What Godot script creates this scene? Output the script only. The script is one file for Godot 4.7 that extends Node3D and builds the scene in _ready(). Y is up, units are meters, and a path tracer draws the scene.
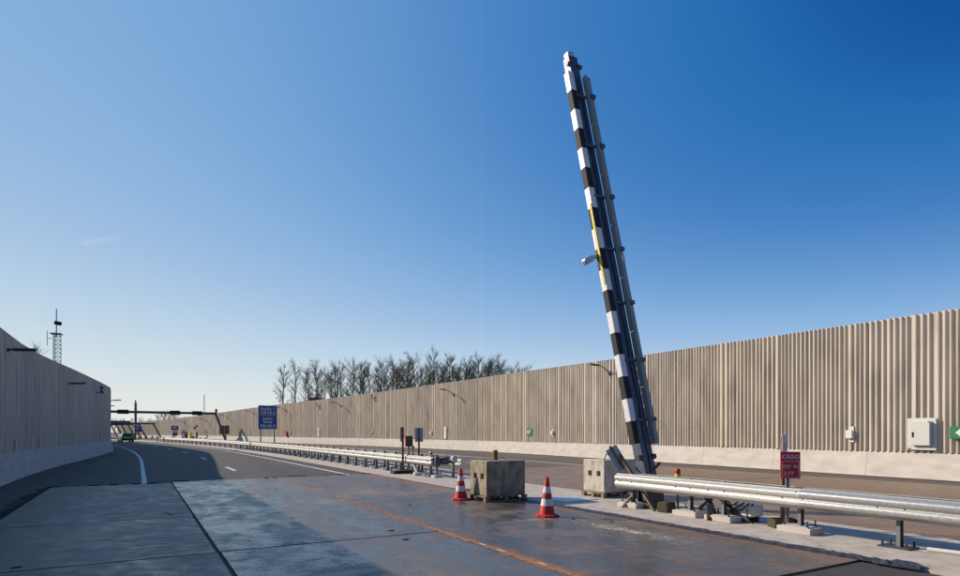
extends Node3D
# Units are metres. The road has its own coordinates: t runs along the carriageway away from the viewer,
# n runs across it to the right. Past t = 35 the road bends left on a radius of 480 m.

const ALONG := Vector3(-0.5022, 0, -0.8648)
const ACROSS := Vector3(0.8648, 0, -0.5022)
const BEND_FROM := 35.0
const BEND_RADIUS := 480.0
const TO_SUN := Vector3(-0.8402, 0.4540, -0.2958)

var M := {}
var counts := {}
var rng := RandomNumberGenerator.new()


# ---------------------------------------------------------------- mesh builder
class MB:
	var v := PackedVector3Array()
	var nm := PackedVector3Array()
	var uv := PackedVector2Array()

	func tri(a: Vector3, b: Vector3, c: Vector3, hint: Vector3, ua := Vector2.ZERO, ub := Vector2.ZERO, uc := Vector2.ZERO) -> void:
		var n := (c - a).cross(b - a)
		if n.dot(hint) < 0.0:
			var s := b
			b = c
			c = s
			var us := ub
			ub = uc
			uc = us
			n = -n
		n = n.normalized() if n.length_squared() > 1e-20 else hint.normalized()
		for p in [a, b, c]:
			v.append(p)
			nm.append(n)
		uv.append(ua)
		uv.append(ub)
		uv.append(uc)

	func stri(a: Vector3, b: Vector3, c: Vector3, na: Vector3, nb: Vector3, nc: Vector3) -> void:
		if (c - a).cross(b - a).dot(na + nb + nc) < 0.0:
			var s := b
			b = c
			c = s
			s = nb
			nb = nc
			nc = s
		v.append(a)
		v.append(b)
		v.append(c)
		nm.append(na)
		nm.append(nb)
		nm.append(nc)
		for k in 3:
			uv.append(Vector2.ZERO)

	func quad(a: Vector3, b: Vector3, c: Vector3, d: Vector3, hint: Vector3) -> void:
		tri(a, b, c, hint)
		tri(a, c, d, hint)

	func quad_uv(a: Vector3, b: Vector3, c: Vector3, d: Vector3, hint: Vector3, ua: Vector2, ub: Vector2, uc: Vector2, ud: Vector2) -> void:
		tri(a, b, c, hint, ua, ub, uc)
		tri(a, c, d, hint, ua, uc, ud)

	# a box with its edges chamfered by b
	func box(at: Vector3, size: Vector3, b := 0.0, turn := Basis.IDENTITY) -> void:
		var h := size / 2.0
		if b <= 0.0:
			for ax in 3:
				for sg in [-1.0, 1.0]:
					var p := []
					for q in [[-1, -1], [1, -1], [1, 1], [-1, 1]]:
						var e := Vector3.ZERO
						e[ax] = sg * h[ax]
						e[(ax + 1) % 3] = q[0] * h[(ax + 1) % 3]
						e[(ax + 2) % 3] = q[1] * h[(ax + 2) % 3]
						p.append(at + turn * e)
					var o := Vector3.ZERO
					o[ax] = sg
					quad(p[0], p[1], p[2], p[3], turn * o)
			return
		for ax in 3:
			var j := (ax + 1) % 3
			var k := (ax + 2) % 3
			for sg in [-1.0, 1.0]:
				var p := []
				for q in [[-1, -1], [1, -1], [1, 1], [-1, 1]]:
					var e := Vector3.ZERO
					e[ax] = sg * h[ax]
					e[j] = q[0] * (h[j] - b)
					e[k] = q[1] * (h[k] - b)
					p.append(at + turn * e)
				var o := Vector3.ZERO
				o[ax] = sg
				quad(p[0], p[1], p[2], p[3], turn * o)
			for s1 in [-1.0, 1.0]:
				for s2 in [-1.0, 1.0]:
					var p := []
					for q in [[0, -1], [1, -1], [1, 1], [0, 1]]:
						var e := Vector3.ZERO
						e[j] = s1 * (h[j] - (b if q[0] == 1 else 0.0))
						e[k] = s2 * (h[k] - (0.0 if q[0] == 1 else b))
						e[ax] = q[1] * (h[ax] - b)
						p.append(at + turn * e)
					var o := Vector3.ZERO
					o[j] = s1
					o[k] = s2
					quad(p[0], p[1], p[2], p[3], turn * o)
		for sx in [-1.0, 1.0]:
			for sy in [-1.0, 1.0]:
				for sz in [-1.0, 1.0]:
					var s := Vector3(sx, sy, sz)
					tri(at + turn * (s * (h - Vector3(0, b, b))), at + turn * (s * (h - Vector3(b, 0, b))), at + turn * (s * (h - Vector3(b, b, 0))), turn * s)

	# a box between two points
	func bar(a: Vector3, b: Vector3, w: float, d: float, bev := 0.0, up := Vector3.UP) -> void:
		var y := (b - a).normalized()
		if absf(y.dot(up)) > 0.98:
			up = Vector3.FORWARD
		var x := y.cross(up).normalized()
		var z := x.cross(y)
		box((a + b) / 2.0, Vector3(w, (b - a).length(), d), bev, Basis(x, y, z))

	func tube(pts: Array, radii: Array, sides := 8, caps := true) -> void:
		var rings := []
		var norms := []
		var x := Vector3.ZERO
		for i in pts.size():
			var dir: Vector3 = (pts[mini(i + 1, pts.size() - 1)] - pts[maxi(i - 1, 0)]).normalized()
			if i == 0:
				x = dir.cross(Vector3.UP if absf(dir.y) < 0.9 else Vector3.RIGHT).normalized()
			else:
				x = (x - dir * x.dot(dir)).normalized()
			var z := x.cross(dir)
			var r := []
			var q := []
			for k in sides:
				var a := TAU * k / sides
				var o := x * cos(a) + z * sin(a)
				q.append(o)
				r.append(pts[i] + o * float(radii[mini(i, radii.size() - 1)]))
			rings.append(r)
			norms.append(q)
		for i in pts.size() - 1:
			for k in sides:
				var l := (k + 1) % sides
				stri(rings[i][k], rings[i][l], rings[i + 1][l], norms[i][k], norms[i][l], norms[i + 1][l])
				stri(rings[i][k], rings[i + 1][l], rings[i + 1][k], norms[i][k], norms[i + 1][l], norms[i + 1][k])
		if caps:
			for e in [0, pts.size() - 1]:
				var dir: Vector3 = (pts[0] - pts[1]) if e == 0 else (pts[e] - pts[e - 1])
				for k in range(1, sides - 1):
					tri(rings[e][0], rings[e][k], rings[e][k + 1], dir)

	# profile (radius, height) turned about the y axis
	func lathe(prof: Array, sides := 24, at := Vector3.ZERO) -> void:
		for i in prof.size() - 1:
			var p: Vector2 = prof[i]
			var q: Vector2 = prof[i + 1]
			var t := q - p
			var nn := Vector2(t.y, -t.x).normalized()
			for k in sides:
				var a := TAU * k / sides
				var b := TAU * (k + 1) / sides
				var da := Vector3(cos(a), 0, sin(a))
				var db := Vector3(cos(b), 0, sin(b))
				var na := da * nn.x + Vector3.UP * nn.y
				var nb := db * nn.x + Vector3.UP * nn.y
				var pa := at + da * p.x + Vector3.UP * p.y
				var pb := at + db * p.x + Vector3.UP * p.y
				var qa := at + da * q.x + Vector3.UP * q.y
				var qb := at + db * q.x + Vector3.UP * q.y
				if p.x > 1e-5:
					stri(pa, pb, qb, na, nb, nb)
				if q.x > 1e-5:
					stri(pa, qb, qa, na, nb, na)

	# a profile of (side, height) points swept through frames whose x is sideways; smooth across the profile
	func sweep(prof: Array, frames: Array, closed := false, smooth := true, flip := 1.0) -> void:
		var m := prof.size()
		var pn := []
		for i in m:
			var a: Vector2 = prof[(i - 1 + m) % m] if closed or i > 0 else prof[i]
			var b: Vector2 = prof[(i + 1) % m] if closed or i < m - 1 else prof[i]
			var t := (b - a).normalized()
			pn.append(Vector2(t.y, -t.x) * flip)
		var segs := m if closed else m - 1
		for f in frames.size() - 1:
			var A: Transform3D = frames[f]
			var B: Transform3D = frames[f + 1]
			for i in segs:
				var j := (i + 1) % m
				var p: Vector2 = prof[i]
				var q: Vector2 = prof[j]
				var a := A * Vector3(p.x, p.y, 0)
				var b := A * Vector3(q.x, q.y, 0)
				var c := B * Vector3(q.x, q.y, 0)
				var d := B * Vector3(p.x, p.y, 0)
				if smooth:
					var np: Vector2 = pn[i]
					var nq: Vector2 = pn[j]
					var na := A.basis * Vector3(np.x, np.y, 0)
					var nb := A.basis * Vector3(nq.x, nq.y, 0)
					stri(a, b, c, na, nb, nb)
					stri(a, c, d, na, nb, na)
				else:
					var t := (q - p).normalized()
					quad(a, b, c, d, A.basis * Vector3(t.y * flip, -t.x * flip, 0))

	func shifted(by: Vector3) -> MB:
		for i in v.size():
			v[i] += by
		return self

	func mesh(with_uv := false) -> ArrayMesh:
		var a := []
		a.resize(Mesh.ARRAY_MAX)
		a[Mesh.ARRAY_VERTEX] = v
		a[Mesh.ARRAY_NORMAL] = nm
		if with_uv:
			a[Mesh.ARRAY_TEX_UV] = uv
		var m := ArrayMesh.new()
		m.add_surface_from_arrays(Mesh.PRIMITIVE_TRIANGLES, a)
		return m


# ---------------------------------------------------------------- scene helpers
func numbered(called: String) -> String:
	var k: int = counts.get(called, 0)
	counts[called] = k + 1
	return called if k == 0 else "%s_%03d" % [called, k]

func thing(called: String, label: String, category: String, at := Vector3.ZERO, turn := Basis.IDENTITY, group := "") -> Node3D:
	var o := Node3D.new()
	o.name = numbered(called)
	add_child(o, true)
	o.transform = Transform3D(turn, at)
	o.set_meta("label", label)
	o.set_meta("category", category)
	if group:
		o.set_meta("group", group)
	return o

func put(mesh: Mesh, called: String, mat: Material, parent: Node3D, at := Transform3D.IDENTITY) -> MeshInstance3D:
	var o := MeshInstance3D.new()
	o.name = called
	o.mesh = mesh
	o.material_override = mat
	o.transform = at
	parent.add_child(o, true)
	return o

func part(mb: MB, called: String, mat: Material, parent: Node3D, with_uv := false) -> MeshInstance3D:
	return put(mb.mesh(with_uv), called, mat, parent)

# a part whose vertices are in world coordinates, under a thing that is not turned
func wpart(mb: MB, called: String, mat: Material, parent: Node3D, with_uv := false) -> MeshInstance3D:
	return put(mb.shifted(-parent.position).mesh(with_uv), called, mat, parent)

func structure(mb: MB, called: String, mat: Material, with_uv := false, kind := "structure") -> MeshInstance3D:
	var o := put(mb.mesh(with_uv), numbered(called), mat, self)
	o.set_meta("kind", kind)
	return o

func copy(o: Node3D, called: String, label: String, at: Transform3D) -> Node3D:
	var c: Node3D = o.duplicate()
	c.name = numbered(called)
	add_child(c, true)
	c.transform = at
	c.set_meta("label", label)
	return c

func road(t: float, n: float, y := 0.0) -> Vector3:
	var s := t
	var o := 0.0
	var ph := 0.0
	if t > BEND_FROM:
		ph = (t - BEND_FROM) / BEND_RADIUS
		s = BEND_FROM + BEND_RADIUS * sin(ph)
		o = -BEND_RADIUS * (1.0 - cos(ph))
	return ALONG * s + ACROSS * o + (ACROSS * cos(ph) + ALONG * sin(ph)) * n + Vector3.UP * y

# x points across to the right, -z along the road
func road_basis(t: float) -> Basis:
	var ph := maxf(0.0, (t - BEND_FROM) / BEND_RADIUS)
	var d := ALONG * cos(ph) - ACROSS * sin(ph)
	var n := ACROSS * cos(ph) + ALONG * sin(ph)
	return Basis(n, Vector3.UP, -d)

func road_at(t: float, n: float, y := 0.0, yaw := 0.0) -> Transform3D:
	return Transform3D(road_basis(t) * Basis(Vector3.UP, yaw), road(t, n, y))

func lookup(T: Array, V: Array, t: float) -> float:
	if t <= T[0]:
		return V[0]
	for i in T.size() - 1:
		if t <= T[i + 1]:
			var k: float = (t - T[i]) / (T[i + 1] - T[i])
			return lerpf(V[i], V[i + 1], k)
	return V[-1]

func lin(r: float, g: float, b: float) -> Color:
	return Color(r, g, b).linear_to_srgb()

func mat(c: Color, rough := 0.8, metal := 0.0) -> StandardMaterial3D:
	var m := StandardMaterial3D.new()
	m.albedo_color = c
	m.roughness = rough
	m.metallic = metal
	return m

func noise(sd: int, freq: float, octaves := 4, kind := FastNoiseLite.TYPE_SIMPLEX_SMOOTH) -> FastNoiseLite:
	var n := FastNoiseLite.new()
	n.seed = sd
	n.frequency = freq
	n.noise_type = kind
	n.fractal_octaves = octaves
	return n

func noise_tex(sd: int, freq: float, stops: Array, colors: Array, size := 512, octaves := 4, kind := FastNoiseLite.TYPE_SIMPLEX_SMOOTH) -> ImageTexture:
	var im := noise(sd, freq, octaves, kind).get_seamless_image(size, size)
	var data := im.get_data()
	var table := PackedByteArray()
	for i in 256:
		var x := i / 255.0
		var c: Color = colors[0]
		for k in stops.size() - 1:
			if x >= stops[k]:
				c = colors[k].lerp(colors[k + 1], clampf((x - stops[k]) / (stops[k + 1] - stops[k]), 0, 1))
		c = c.linear_to_srgb()
		table.append(clampi(int(c.r * 255.0), 0, 255))
		table.append(clampi(int(c.g * 255.0), 0, 255))
		table.append(clampi(int(c.b * 255.0), 0, 255))
	var out := PackedByteArray()
	out.resize(size * size * 3)
	for i in data.size():
		var q := data[i] * 3
		out[i * 3] = table[q]
		out[i * 3 + 1] = table[q + 1]
		out[i * 3 + 2] = table[q + 2]
	return ImageTexture.create_from_image(Image.create_from_data(size, size, false, Image.FORMAT_RGB8, out))

func grey_tex(sd: int, freq: float, lo: float, hi: float, size := 512, octaves := 4) -> ImageTexture:
	var im := noise(sd, freq, octaves).get_seamless_image(size, size)
	var d := im.get_data()
	for i in d.size():
		d[i] = clampi(int(255.0 * lerpf(lo, hi, d[i] / 255.0)), 0, 255)
	return ImageTexture.create_from_image(Image.create_from_data(size, size, false, Image.FORMAT_L8, d))

func world_tex(m: StandardMaterial3D, scale: Vector3, detail: Texture2D = null, dscale := Vector3.ONE) -> StandardMaterial3D:
	m.uv1_triplanar = true
	m.uv1_world_triplanar = true
	m.uv1_scale = scale
	m.uv1_triplanar_sharpness = 4.0
	if detail:
		m.detail_enabled = true
		m.detail_albedo = detail
		m.detail_blend_mode = BaseMaterial3D.BLEND_MODE_MUL
		m.detail_uv_layer = BaseMaterial3D.DETAIL_UV_2
		m.uv2_triplanar = true
		m.uv2_world_triplanar = true
		m.uv2_scale = dscale
		m.uv2_triplanar_sharpness = 4.0
	return m

# colour stretched along the carriageway, grain from the world
func along_tex(m: StandardMaterial3D, grain: Texture2D) -> void:
	world_tex(m, Vector3.ONE, grain, Vector3(1.7, 1.7, 1.7))
	m.uv1_triplanar = false
	m.uv1_world_triplanar = false
	m.uv1_scale = Vector3(0.07, 0.009, 1.0)

func g3(x: float) -> Color:
	return Color(x, x, x)

func lettering(text: String, high: float, parent: Node3D, at: Transform3D, m: Material, bold := true) -> void:
	var f := SystemFont.new()
	f.font_names = PackedStringArray(["Droid Sans"])
	f.font_weight = 700 if bold else 400
	var tm := TextMesh.new()
	tm.font = f
	tm.text = text
	tm.font_size = 32
	tm.pixel_size = high / 23.0
	tm.depth = 0.003
	tm.curve_step = 2.0
	put(tm, "lettering", m, parent, at)


func _ready() -> void:
	rng.seed = 7
	make_camera_and_light()
	make_materials()
	make_ground()
	make_walls()
	make_plates()
	make_rails()
	make_boom()
	make_blocks_and_cones()
	make_strip_things()
	make_wall_things()
	make_distance()
	make_trees()


# ---------------------------------------------------------------- camera, sky, sun
func make_camera_and_light() -> void:
	var cam := Camera3D.new()
	cam.name = "camera"
	cam.projection = Camera3D.PROJECTION_FRUSTUM
	cam.near = 0.1
	cam.far = 4000.0
	cam.size = 0.1 * 576.0 / 590.0
	cam.frustum_offset = Vector2(0, 0.1 * 144.0 / 590.0)
	cam.position = Vector3(0, 1.65, 0)
	add_child(cam)
	cam.current = true

	var sun := DirectionalLight3D.new()
	sun.name = "sun"
	add_child(sun)
	sun.look_at_from_position(TO_SUN * 100.0, Vector3.ZERO)
	sun.light_energy = 1.6
	sun.light_color = Color(1.0, 0.93, 0.84)
	sun.light_angular_distance = 0.5
	sun.shadow_enabled = true

	var env := Environment.new()
	env.background_mode = Environment.BG_SKY
	env.tonemap_mode = Environment.TONE_MAPPER_LINEAR
	env.tonemap_exposure = 1.1
	env.sdfgi_enabled = true
	env.ssao_enabled = true
	env.ssil_enabled = true
	var sky := Sky.new()
	var sm := PanoramaSkyMaterial.new()
	sm.panorama = sky_picture()
	sky.sky_material = sm
	env.sky = sky
	env.background_energy_multiplier = 0.91
	var we := WorldEnvironment.new()
	we.name = "world_environment"
	we.environment = env
	add_child(we)

# clear winter air: paler towards the horizon and towards the sun, one short contrail
func sky_picture() -> ImageTexture:
	var ramp := [[0, 8, 62, 132], [22, 22, 85, 158], [38, 38, 109, 178], [70, 70, 128, 193], [104, 104, 154, 208], [138, 138, 178, 221], [164, 164, 194, 226], [184, 184, 209, 230], [208, 208, 223, 231], [222, 222, 229, 228], [245, 240, 238, 230]]
	var w := 512
	var h := 256
	var im := Image.create(w, h, false, Image.FORMAT_RGBF)
	for j in h:
		var th := PI * (j + 0.5) / h
		for i in w:
			var ph := TAU * (i + 0.5) / w
			var d := Vector3(sin(ph) * sin(th), cos(th), -cos(ph) * sin(th))
			var y := maxf(d.y, 0.0)
			var g := acos(clampf(d.dot(TO_SUN), -1.0, 1.0))
			var r := 1.0 - 1.1 * (1.0 - 0.9469 * exp(-pow(y / 0.2723, 1.41))) * (1.0 - 0.5738 * exp(-pow(g / 1.3031, 3.116)))
			var x := clampf(r * 245.0, 14.0, 244.0)
			var c := Color.BLACK
			for k in ramp.size() - 1:
				if x >= ramp[k][0]:
					var f: float = clampf((x - ramp[k][0]) / (ramp[k + 1][0] - ramp[k][0]), 0, 1)
					c = Color(lerpf(ramp[k][1], ramp[k + 1][1], f) / 255.0, lerpf(ramp[k][2], ramp[k + 1][2], f) / 255.0, lerpf(ramp[k][3], ramp[k + 1][3], f) / 255.0)
			im.set_pixel(i, j, c.srgb_to_linear())
	im.resize(2048, 1024, Image.INTERPOLATE_CUBIC)
	# contrail: azimuth -34.0 to -30.7 degrees, elevation 14.8 to 16 degrees
	var a := Vector2(-34.0, 14.85)
	var b := Vector2(-30.6, 16.05)
	for k in 160:
		var f := k / 159.0
		var p := a.lerp(b, f)
		var q := Vector2(fposmod(p.x / 360.0, 1.0) * 2048.0, (0.5 - p.y / 180.0) * 1024.0)
		for oy in range(-2, 3):
			for ox in range(-1, 2):
				var px := int(q.x) + ox
				var py := int(q.y) + oy
				var dist := Vector2(px + 0.5 - q.x, py + 0.5 - q.y).length()
				var s := exp(-dist * dist / 0.35) * 0.035 * (1.0 - f * f)
				var c := im.get_pixel(px, py)
				im.set_pixel(px, py, c.lerp(Color(0.82, 0.84, 0.88), s))
	return ImageTexture.create_from_image(im)


# ---------------------------------------------------------------- materials
func make_materials() -> void:
	var fine := noise_tex(11, 0.09, [0.0, 0.5, 1.0], [g3(0.62), g3(0.88), g3(1.0)], 512, 5)
	var grain := noise_tex(12, 0.35, [0.0, 0.45, 1.0], [g3(0.45), g3(0.85), g3(1.0)], 512, 3)
	M.grain = grain

	# asphalt
	var asph := mat(Color.WHITE, 0.82)
	asph.albedo_texture = noise_tex(21, 0.012, [0.0, 0.35, 0.6, 1.0], [Color(0.052, 0.046, 0.041), Color(0.066, 0.059, 0.052), Color(0.076, 0.068, 0.060), Color(0.098, 0.087, 0.076)], 1024, 5)
	along_tex(asph, grain)
	M.asphalt = asph
	var dusty := mat(Color.WHITE, 0.85)
	dusty.albedo_texture = noise_tex(22, 0.012, [0.0, 0.35, 0.6, 1.0], [Color(0.092, 0.074, 0.058), Color(0.125, 0.10, 0.08), Color(0.15, 0.12, 0.096), Color(0.20, 0.163, 0.13)], 1024, 5)
	along_tex(dusty, grain)
	M.dusty = dusty
	M.dirt = mat(lin(0.055, 0.042, 0.033), 0.95)
	var lump := mat(lin(0.03, 0.028, 0.027), 0.95)
	M.lump = lump

	# road paint, worn
	var paint := mat(Color.WHITE, 0.7)
	paint.albedo_texture = noise_tex(23, 0.05, [0.0, 0.28, 0.42, 1.0], [Color(0.25, 0.24, 0.22), Color(0.45, 0.44, 0.42), Color(0.72, 0.71, 0.68), Color(0.78, 0.77, 0.74)], 512, 5)
	world_tex(paint, Vector3(0.6, 0.6, 0.6))
	M.paint = paint

	# concrete
	var conc := mat(Color.WHITE, 0.9)
	conc.albedo_texture = noise_tex(31, 0.015, [0.0, 0.3, 0.55, 1.0], [Color(0.47, 0.41, 0.335), Color(0.60, 0.535, 0.445), Color(0.67, 0.60, 0.505), Color(0.75, 0.68, 0.59)], 512, 5)
	world_tex(conc, Vector3(0.3, 0.045, 0.3), fine, Vector3(0.8, 0.8, 0.8))
	M.wall = conc
	M.wall_b = conc.duplicate()
	M.wall_b.albedo_color = lin(0.93, 0.93, 0.94)
	M.wall_c = conc.duplicate()
	M.wall_c.albedo_color = lin(0.97, 0.955, 0.93)
	var conc2 := mat(Color.WHITE, 0.9)
	conc2.albedo_texture = noise_tex(32, 0.015, [0.0, 0.25, 0.55, 1.0], [Color(0.45, 0.405, 0.355), Color(0.55, 0.505, 0.45), Color(0.60, 0.555, 0.50), Color(0.68, 0.635, 0.58)], 512, 5)
	world_tex(conc2, Vector3(0.12, 0.25, 0.12), fine, Vector3(0.9, 0.9, 0.9))
	M.plinth = conc2
	var conc3 := mat(Color.WHITE, 0.9)
	conc3.albedo_texture = noise_tex(33, 0.02, [0.0, 0.3, 0.55, 1.0], [Color(0.38, 0.315, 0.25), Color(0.51, 0.445, 0.37), Color(0.57, 0.505, 0.43), Color(0.64, 0.575, 0.50)], 512, 5)
	world_tex(conc3, Vector3(0.25, 0.25, 0.25), fine, Vector3(1.3, 1.3, 1.3))
	M.strip = conc3
	var conc4 := mat(Color.WHITE, 0.92)
	conc4.albedo_texture = noise_tex(34, 0.02, [0.0, 0.3, 0.5, 0.7, 1.0], [Color(0.15, 0.12, 0.075), Color(0.26, 0.215, 0.145), Color(0.33, 0.28, 0.20), Color(0.39, 0.34, 0.255), Color(0.48, 0.43, 0.34)], 512, 6)
	world_tex(conc4, Vector3(0.50, 0.20, 0.50), fine, Vector3(1.3, 0.9, 1.3))
	M.block = conc4
	var conc5: StandardMaterial3D = conc4.duplicate()
	conc5.albedo_color = lin(1.0, 1.0, 1.0)
	conc5.albedo_texture = noise_tex(35, 0.02, [0.0, 0.3, 0.5, 0.7, 1.0], [Color(0.30, 0.24, 0.17), Color(0.47, 0.42, 0.345), Color(0.56, 0.51, 0.44), Color(0.61, 0.56, 0.49), Color(0.68, 0.63, 0.56)], 512, 6)
	M.block_pale = conc5
	M.footing = conc2

	# metals
	var galv := mat(Color.WHITE, 0.62, 0.2)
	galv.albedo_texture = noise_tex(41, 0.06, [0.0, 0.5, 1.0], [Color(0.44, 0.45, 0.44), Color(0.51, 0.52, 0.50), Color(0.58, 0.58, 0.56)], 512, 4, FastNoiseLite.TYPE_CELLULAR)
	galv.roughness_texture = grey_tex(42, 0.03, 0.6, 1.0)
	world_tex(galv, Vector3(0.9, 0.9, 0.9), fine, Vector3(0.35, 0.35, 0.35))
	M.galv = galv
	var galv2: StandardMaterial3D = galv.duplicate()
	galv2.albedo_texture = noise_tex(43, 0.16, [0.0, 0.4, 0.6, 1.0], [Color(0.24, 0.25, 0.27), Color(0.36, 0.37, 0.38), Color(0.46, 0.47, 0.47), Color(0.62, 0.62, 0.60)], 512, 4)
	galv2.roughness = 0.5
	galv2.metallic = 0.35
	world_tex(galv2, Vector3(1.6, 1.6, 1.6), fine, Vector3(0.35, 0.35, 0.35))
	M.galv_rough = galv2
	var post := mat(lin(0.20, 0.21, 0.22), 0.5, 0.5)
	M.post = post
	var mast := mat(Color.WHITE, 0.5, 0.3)
	mast.albedo_texture = noise_tex(44, 0.03, [0.0, 0.5, 1.0], [Color(0.055, 0.075, 0.115), Color(0.085, 0.11, 0.155), Color(0.12, 0.145, 0.19)], 512, 4)
	world_tex(mast, Vector3(0.5, 0.15, 0.5))
	M.mast = mast
	M.alu = mat(lin(0.55, 0.54, 0.52), 0.4, 0.35)
	M.profile = mat(lin(0.30, 0.31, 0.31), 0.5, 0.2)
	M.sign_back = mat(lin(0.42, 0.47, 0.54), 0.35, 0.5)  # bluish tint puts the reflected sky into the bare metal colour
	M.dark_steel = mat(lin(0.06, 0.065, 0.075), 0.5, 0.3)
	M.black = mat(lin(0.007, 0.007, 0.010), 0.75)
	M.rubber = mat(lin(0.025, 0.025, 0.027), 0.85)
	var wfilm := mat(lin(0.80, 0.80, 0.80), 0.45)
	world_tex(wfilm, Vector3(1, 0.2, 1), fine, Vector3(0.5, 0.2, 0.5))
	M.white = wfilm
	M.offwhite = mat(lin(0.62, 0.63, 0.60), 0.5)
	M.yellow = mat(lin(0.72, 0.52, 0.05), 0.5)
	M.red = mat(lin(0.56, 0.022, 0.024), 0.5)
	M.cone_red = mat(Color.WHITE, 0.55)
	M.cone_red.albedo_texture = noise_tex(45, 0.03, [0.0, 0.35, 1.0], [Color(0.30, 0.018, 0.014), Color(0.50, 0.022, 0.018), Color(0.58, 0.032, 0.024)], 256, 4)
	world_tex(M.cone_red, Vector3(1.5, 1.5, 1.5))
	M.blue = mat(lin(0.012, 0.060, 0.26), 0.4)
	M.green = mat(lin(0.0, 0.17, 0.05), 0.6)
	M.grey_box = mat(lin(0.52, 0.53, 0.50), 0.5)
	M.lens_red = mat(lin(0.5, 0.02, 0.015), 0.2)
	M.lens_amber = mat(lin(0.65, 0.22, 0.01), 0.2)
	# wood
	var wood := mat(Color.WHITE, 0.85)
	wood.albedo_texture = noise_tex(51, 0.03, [0.0, 0.5, 1.0], [Color(0.11, 0.065, 0.035), Color(0.22, 0.135, 0.07), Color(0.30, 0.20, 0.12)], 256, 5)
	world_tex(wood, Vector3(3.0, 0.4, 3.0))
	M.wood = wood
	var pal: StandardMaterial3D = wood.duplicate()
	pal.albedo_texture = noise_tex(52, 0.03, [0.0, 0.5, 1.0], [Color(0.10, 0.075, 0.045), Color(0.24, 0.185, 0.12), Color(0.40, 0.33, 0.24)], 256, 5)
	world_tex(pal, Vector3(1.2, 1.2, 1.2))
	M.pallet = pal
	M.moss_wood = mat(lin(0.06, 0.052, 0.03), 0.95)
	M.rust = mat(Color.WHITE, 0.9)
	M.rust.albedo_texture = noise_tex(53, 0.04, [0.0, 0.5, 1.0], [Color(0.10, 0.045, 0.025), Color(0.20, 0.095, 0.045), Color(0.30, 0.15, 0.07)], 256, 5)
	world_tex(M.rust, Vector3(2, 2, 2))
	M.rust_bright = mat(Color.WHITE, 0.9)
	M.rust_bright.albedo_texture = noise_tex(55, 0.05, [0.0, 0.45, 1.0], [Color(0.13, 0.065, 0.035), Color(0.30, 0.135, 0.06), Color(0.42, 0.22, 0.10)], 256, 5)
	world_tex(M.rust_bright, Vector3(1.2, 1.2, 1.2))
	M.tarp = mat(lin(0.035, 0.037, 0.042), 0.38)
	M.bark = mat(Color.WHITE, 0.95)
	M.bark.albedo_texture = noise_tex(54, 0.02, [0.0, 0.5, 1.0], [Color(0.08, 0.065, 0.042), Color(0.13, 0.11, 0.075), Color(0.21, 0.185, 0.14)], 256, 4)
	world_tex(M.bark, Vector3(0.3, 0.1, 0.3))
	M.twig = mat(lin(0.135, 0.105, 0.062), 0.95)
	M.twig_green = mat(lin(0.10, 0.095, 0.042), 0.95)
	M.grass = mat(lin(0.06, 0.075, 0.03), 0.95)
	M.earth = mat(lin(0.10, 0.085, 0.065), 0.95)


# ---------------------------------------------------------------- ground
const RW_T := [-40.0, 9.0, 24.0, 43.0, 65.0, 85.0, 105.0, 130.0, 190.0]
const RW_N := [23.0, 23.6, 24.8, 25.6, 24.8, 22.8, 22.0, 21.5, 21.5]
const RW_HT := [-40.0, 9.0, 15.0, 24.0, 41.0, 63.0, 76.0, 92.0, 108.0, 133.0, 160.0, 190.0]
const RW_H := [5.78, 5.78, 5.88, 6.04, 6.34, 6.28, 6.11, 5.95, 5.72, 5.12, 4.59, 4.1]
const LW_T := [-60.0, 28.0, 34.0, 61.0, 70.0, 130.0]
const LW_N := [-3.6, -3.6, -3.4, -1.1, -0.95, -0.95]
const LW_HT := [-60.0, 30.0, 37.0, 47.0, 61.0, 130.0]
const LW_H := [5.02, 5.0, 5.13, 5.25, 5.5, 5.5]

func ribbon(t0: float, t1: float, step: float, n0: Callable, n1: Callable, y: float) -> MB:
	var mb := MB.new()
	var k := int(ceil((t1 - t0) / step))
	for i in k:
		var a := lerpf(t0, t1, float(i) / k)
		var b := lerpf(t0, t1, float(i + 1) / k)
		var p: float = n0.call(a)
		var q: float = n1.call(a)
		var r: float = n1.call(b)
		var s: float = n0.call(b)
		mb.quad_uv(road(a, p, y), road(a, q, y), road(b, r, y), road(b, s, y), Vector3.UP, Vector2(p, a), Vector2(q, a), Vector2(r, b), Vector2(s, b))
	return mb

func const_n(x: float) -> Callable:
	return func(_t): return x

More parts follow.
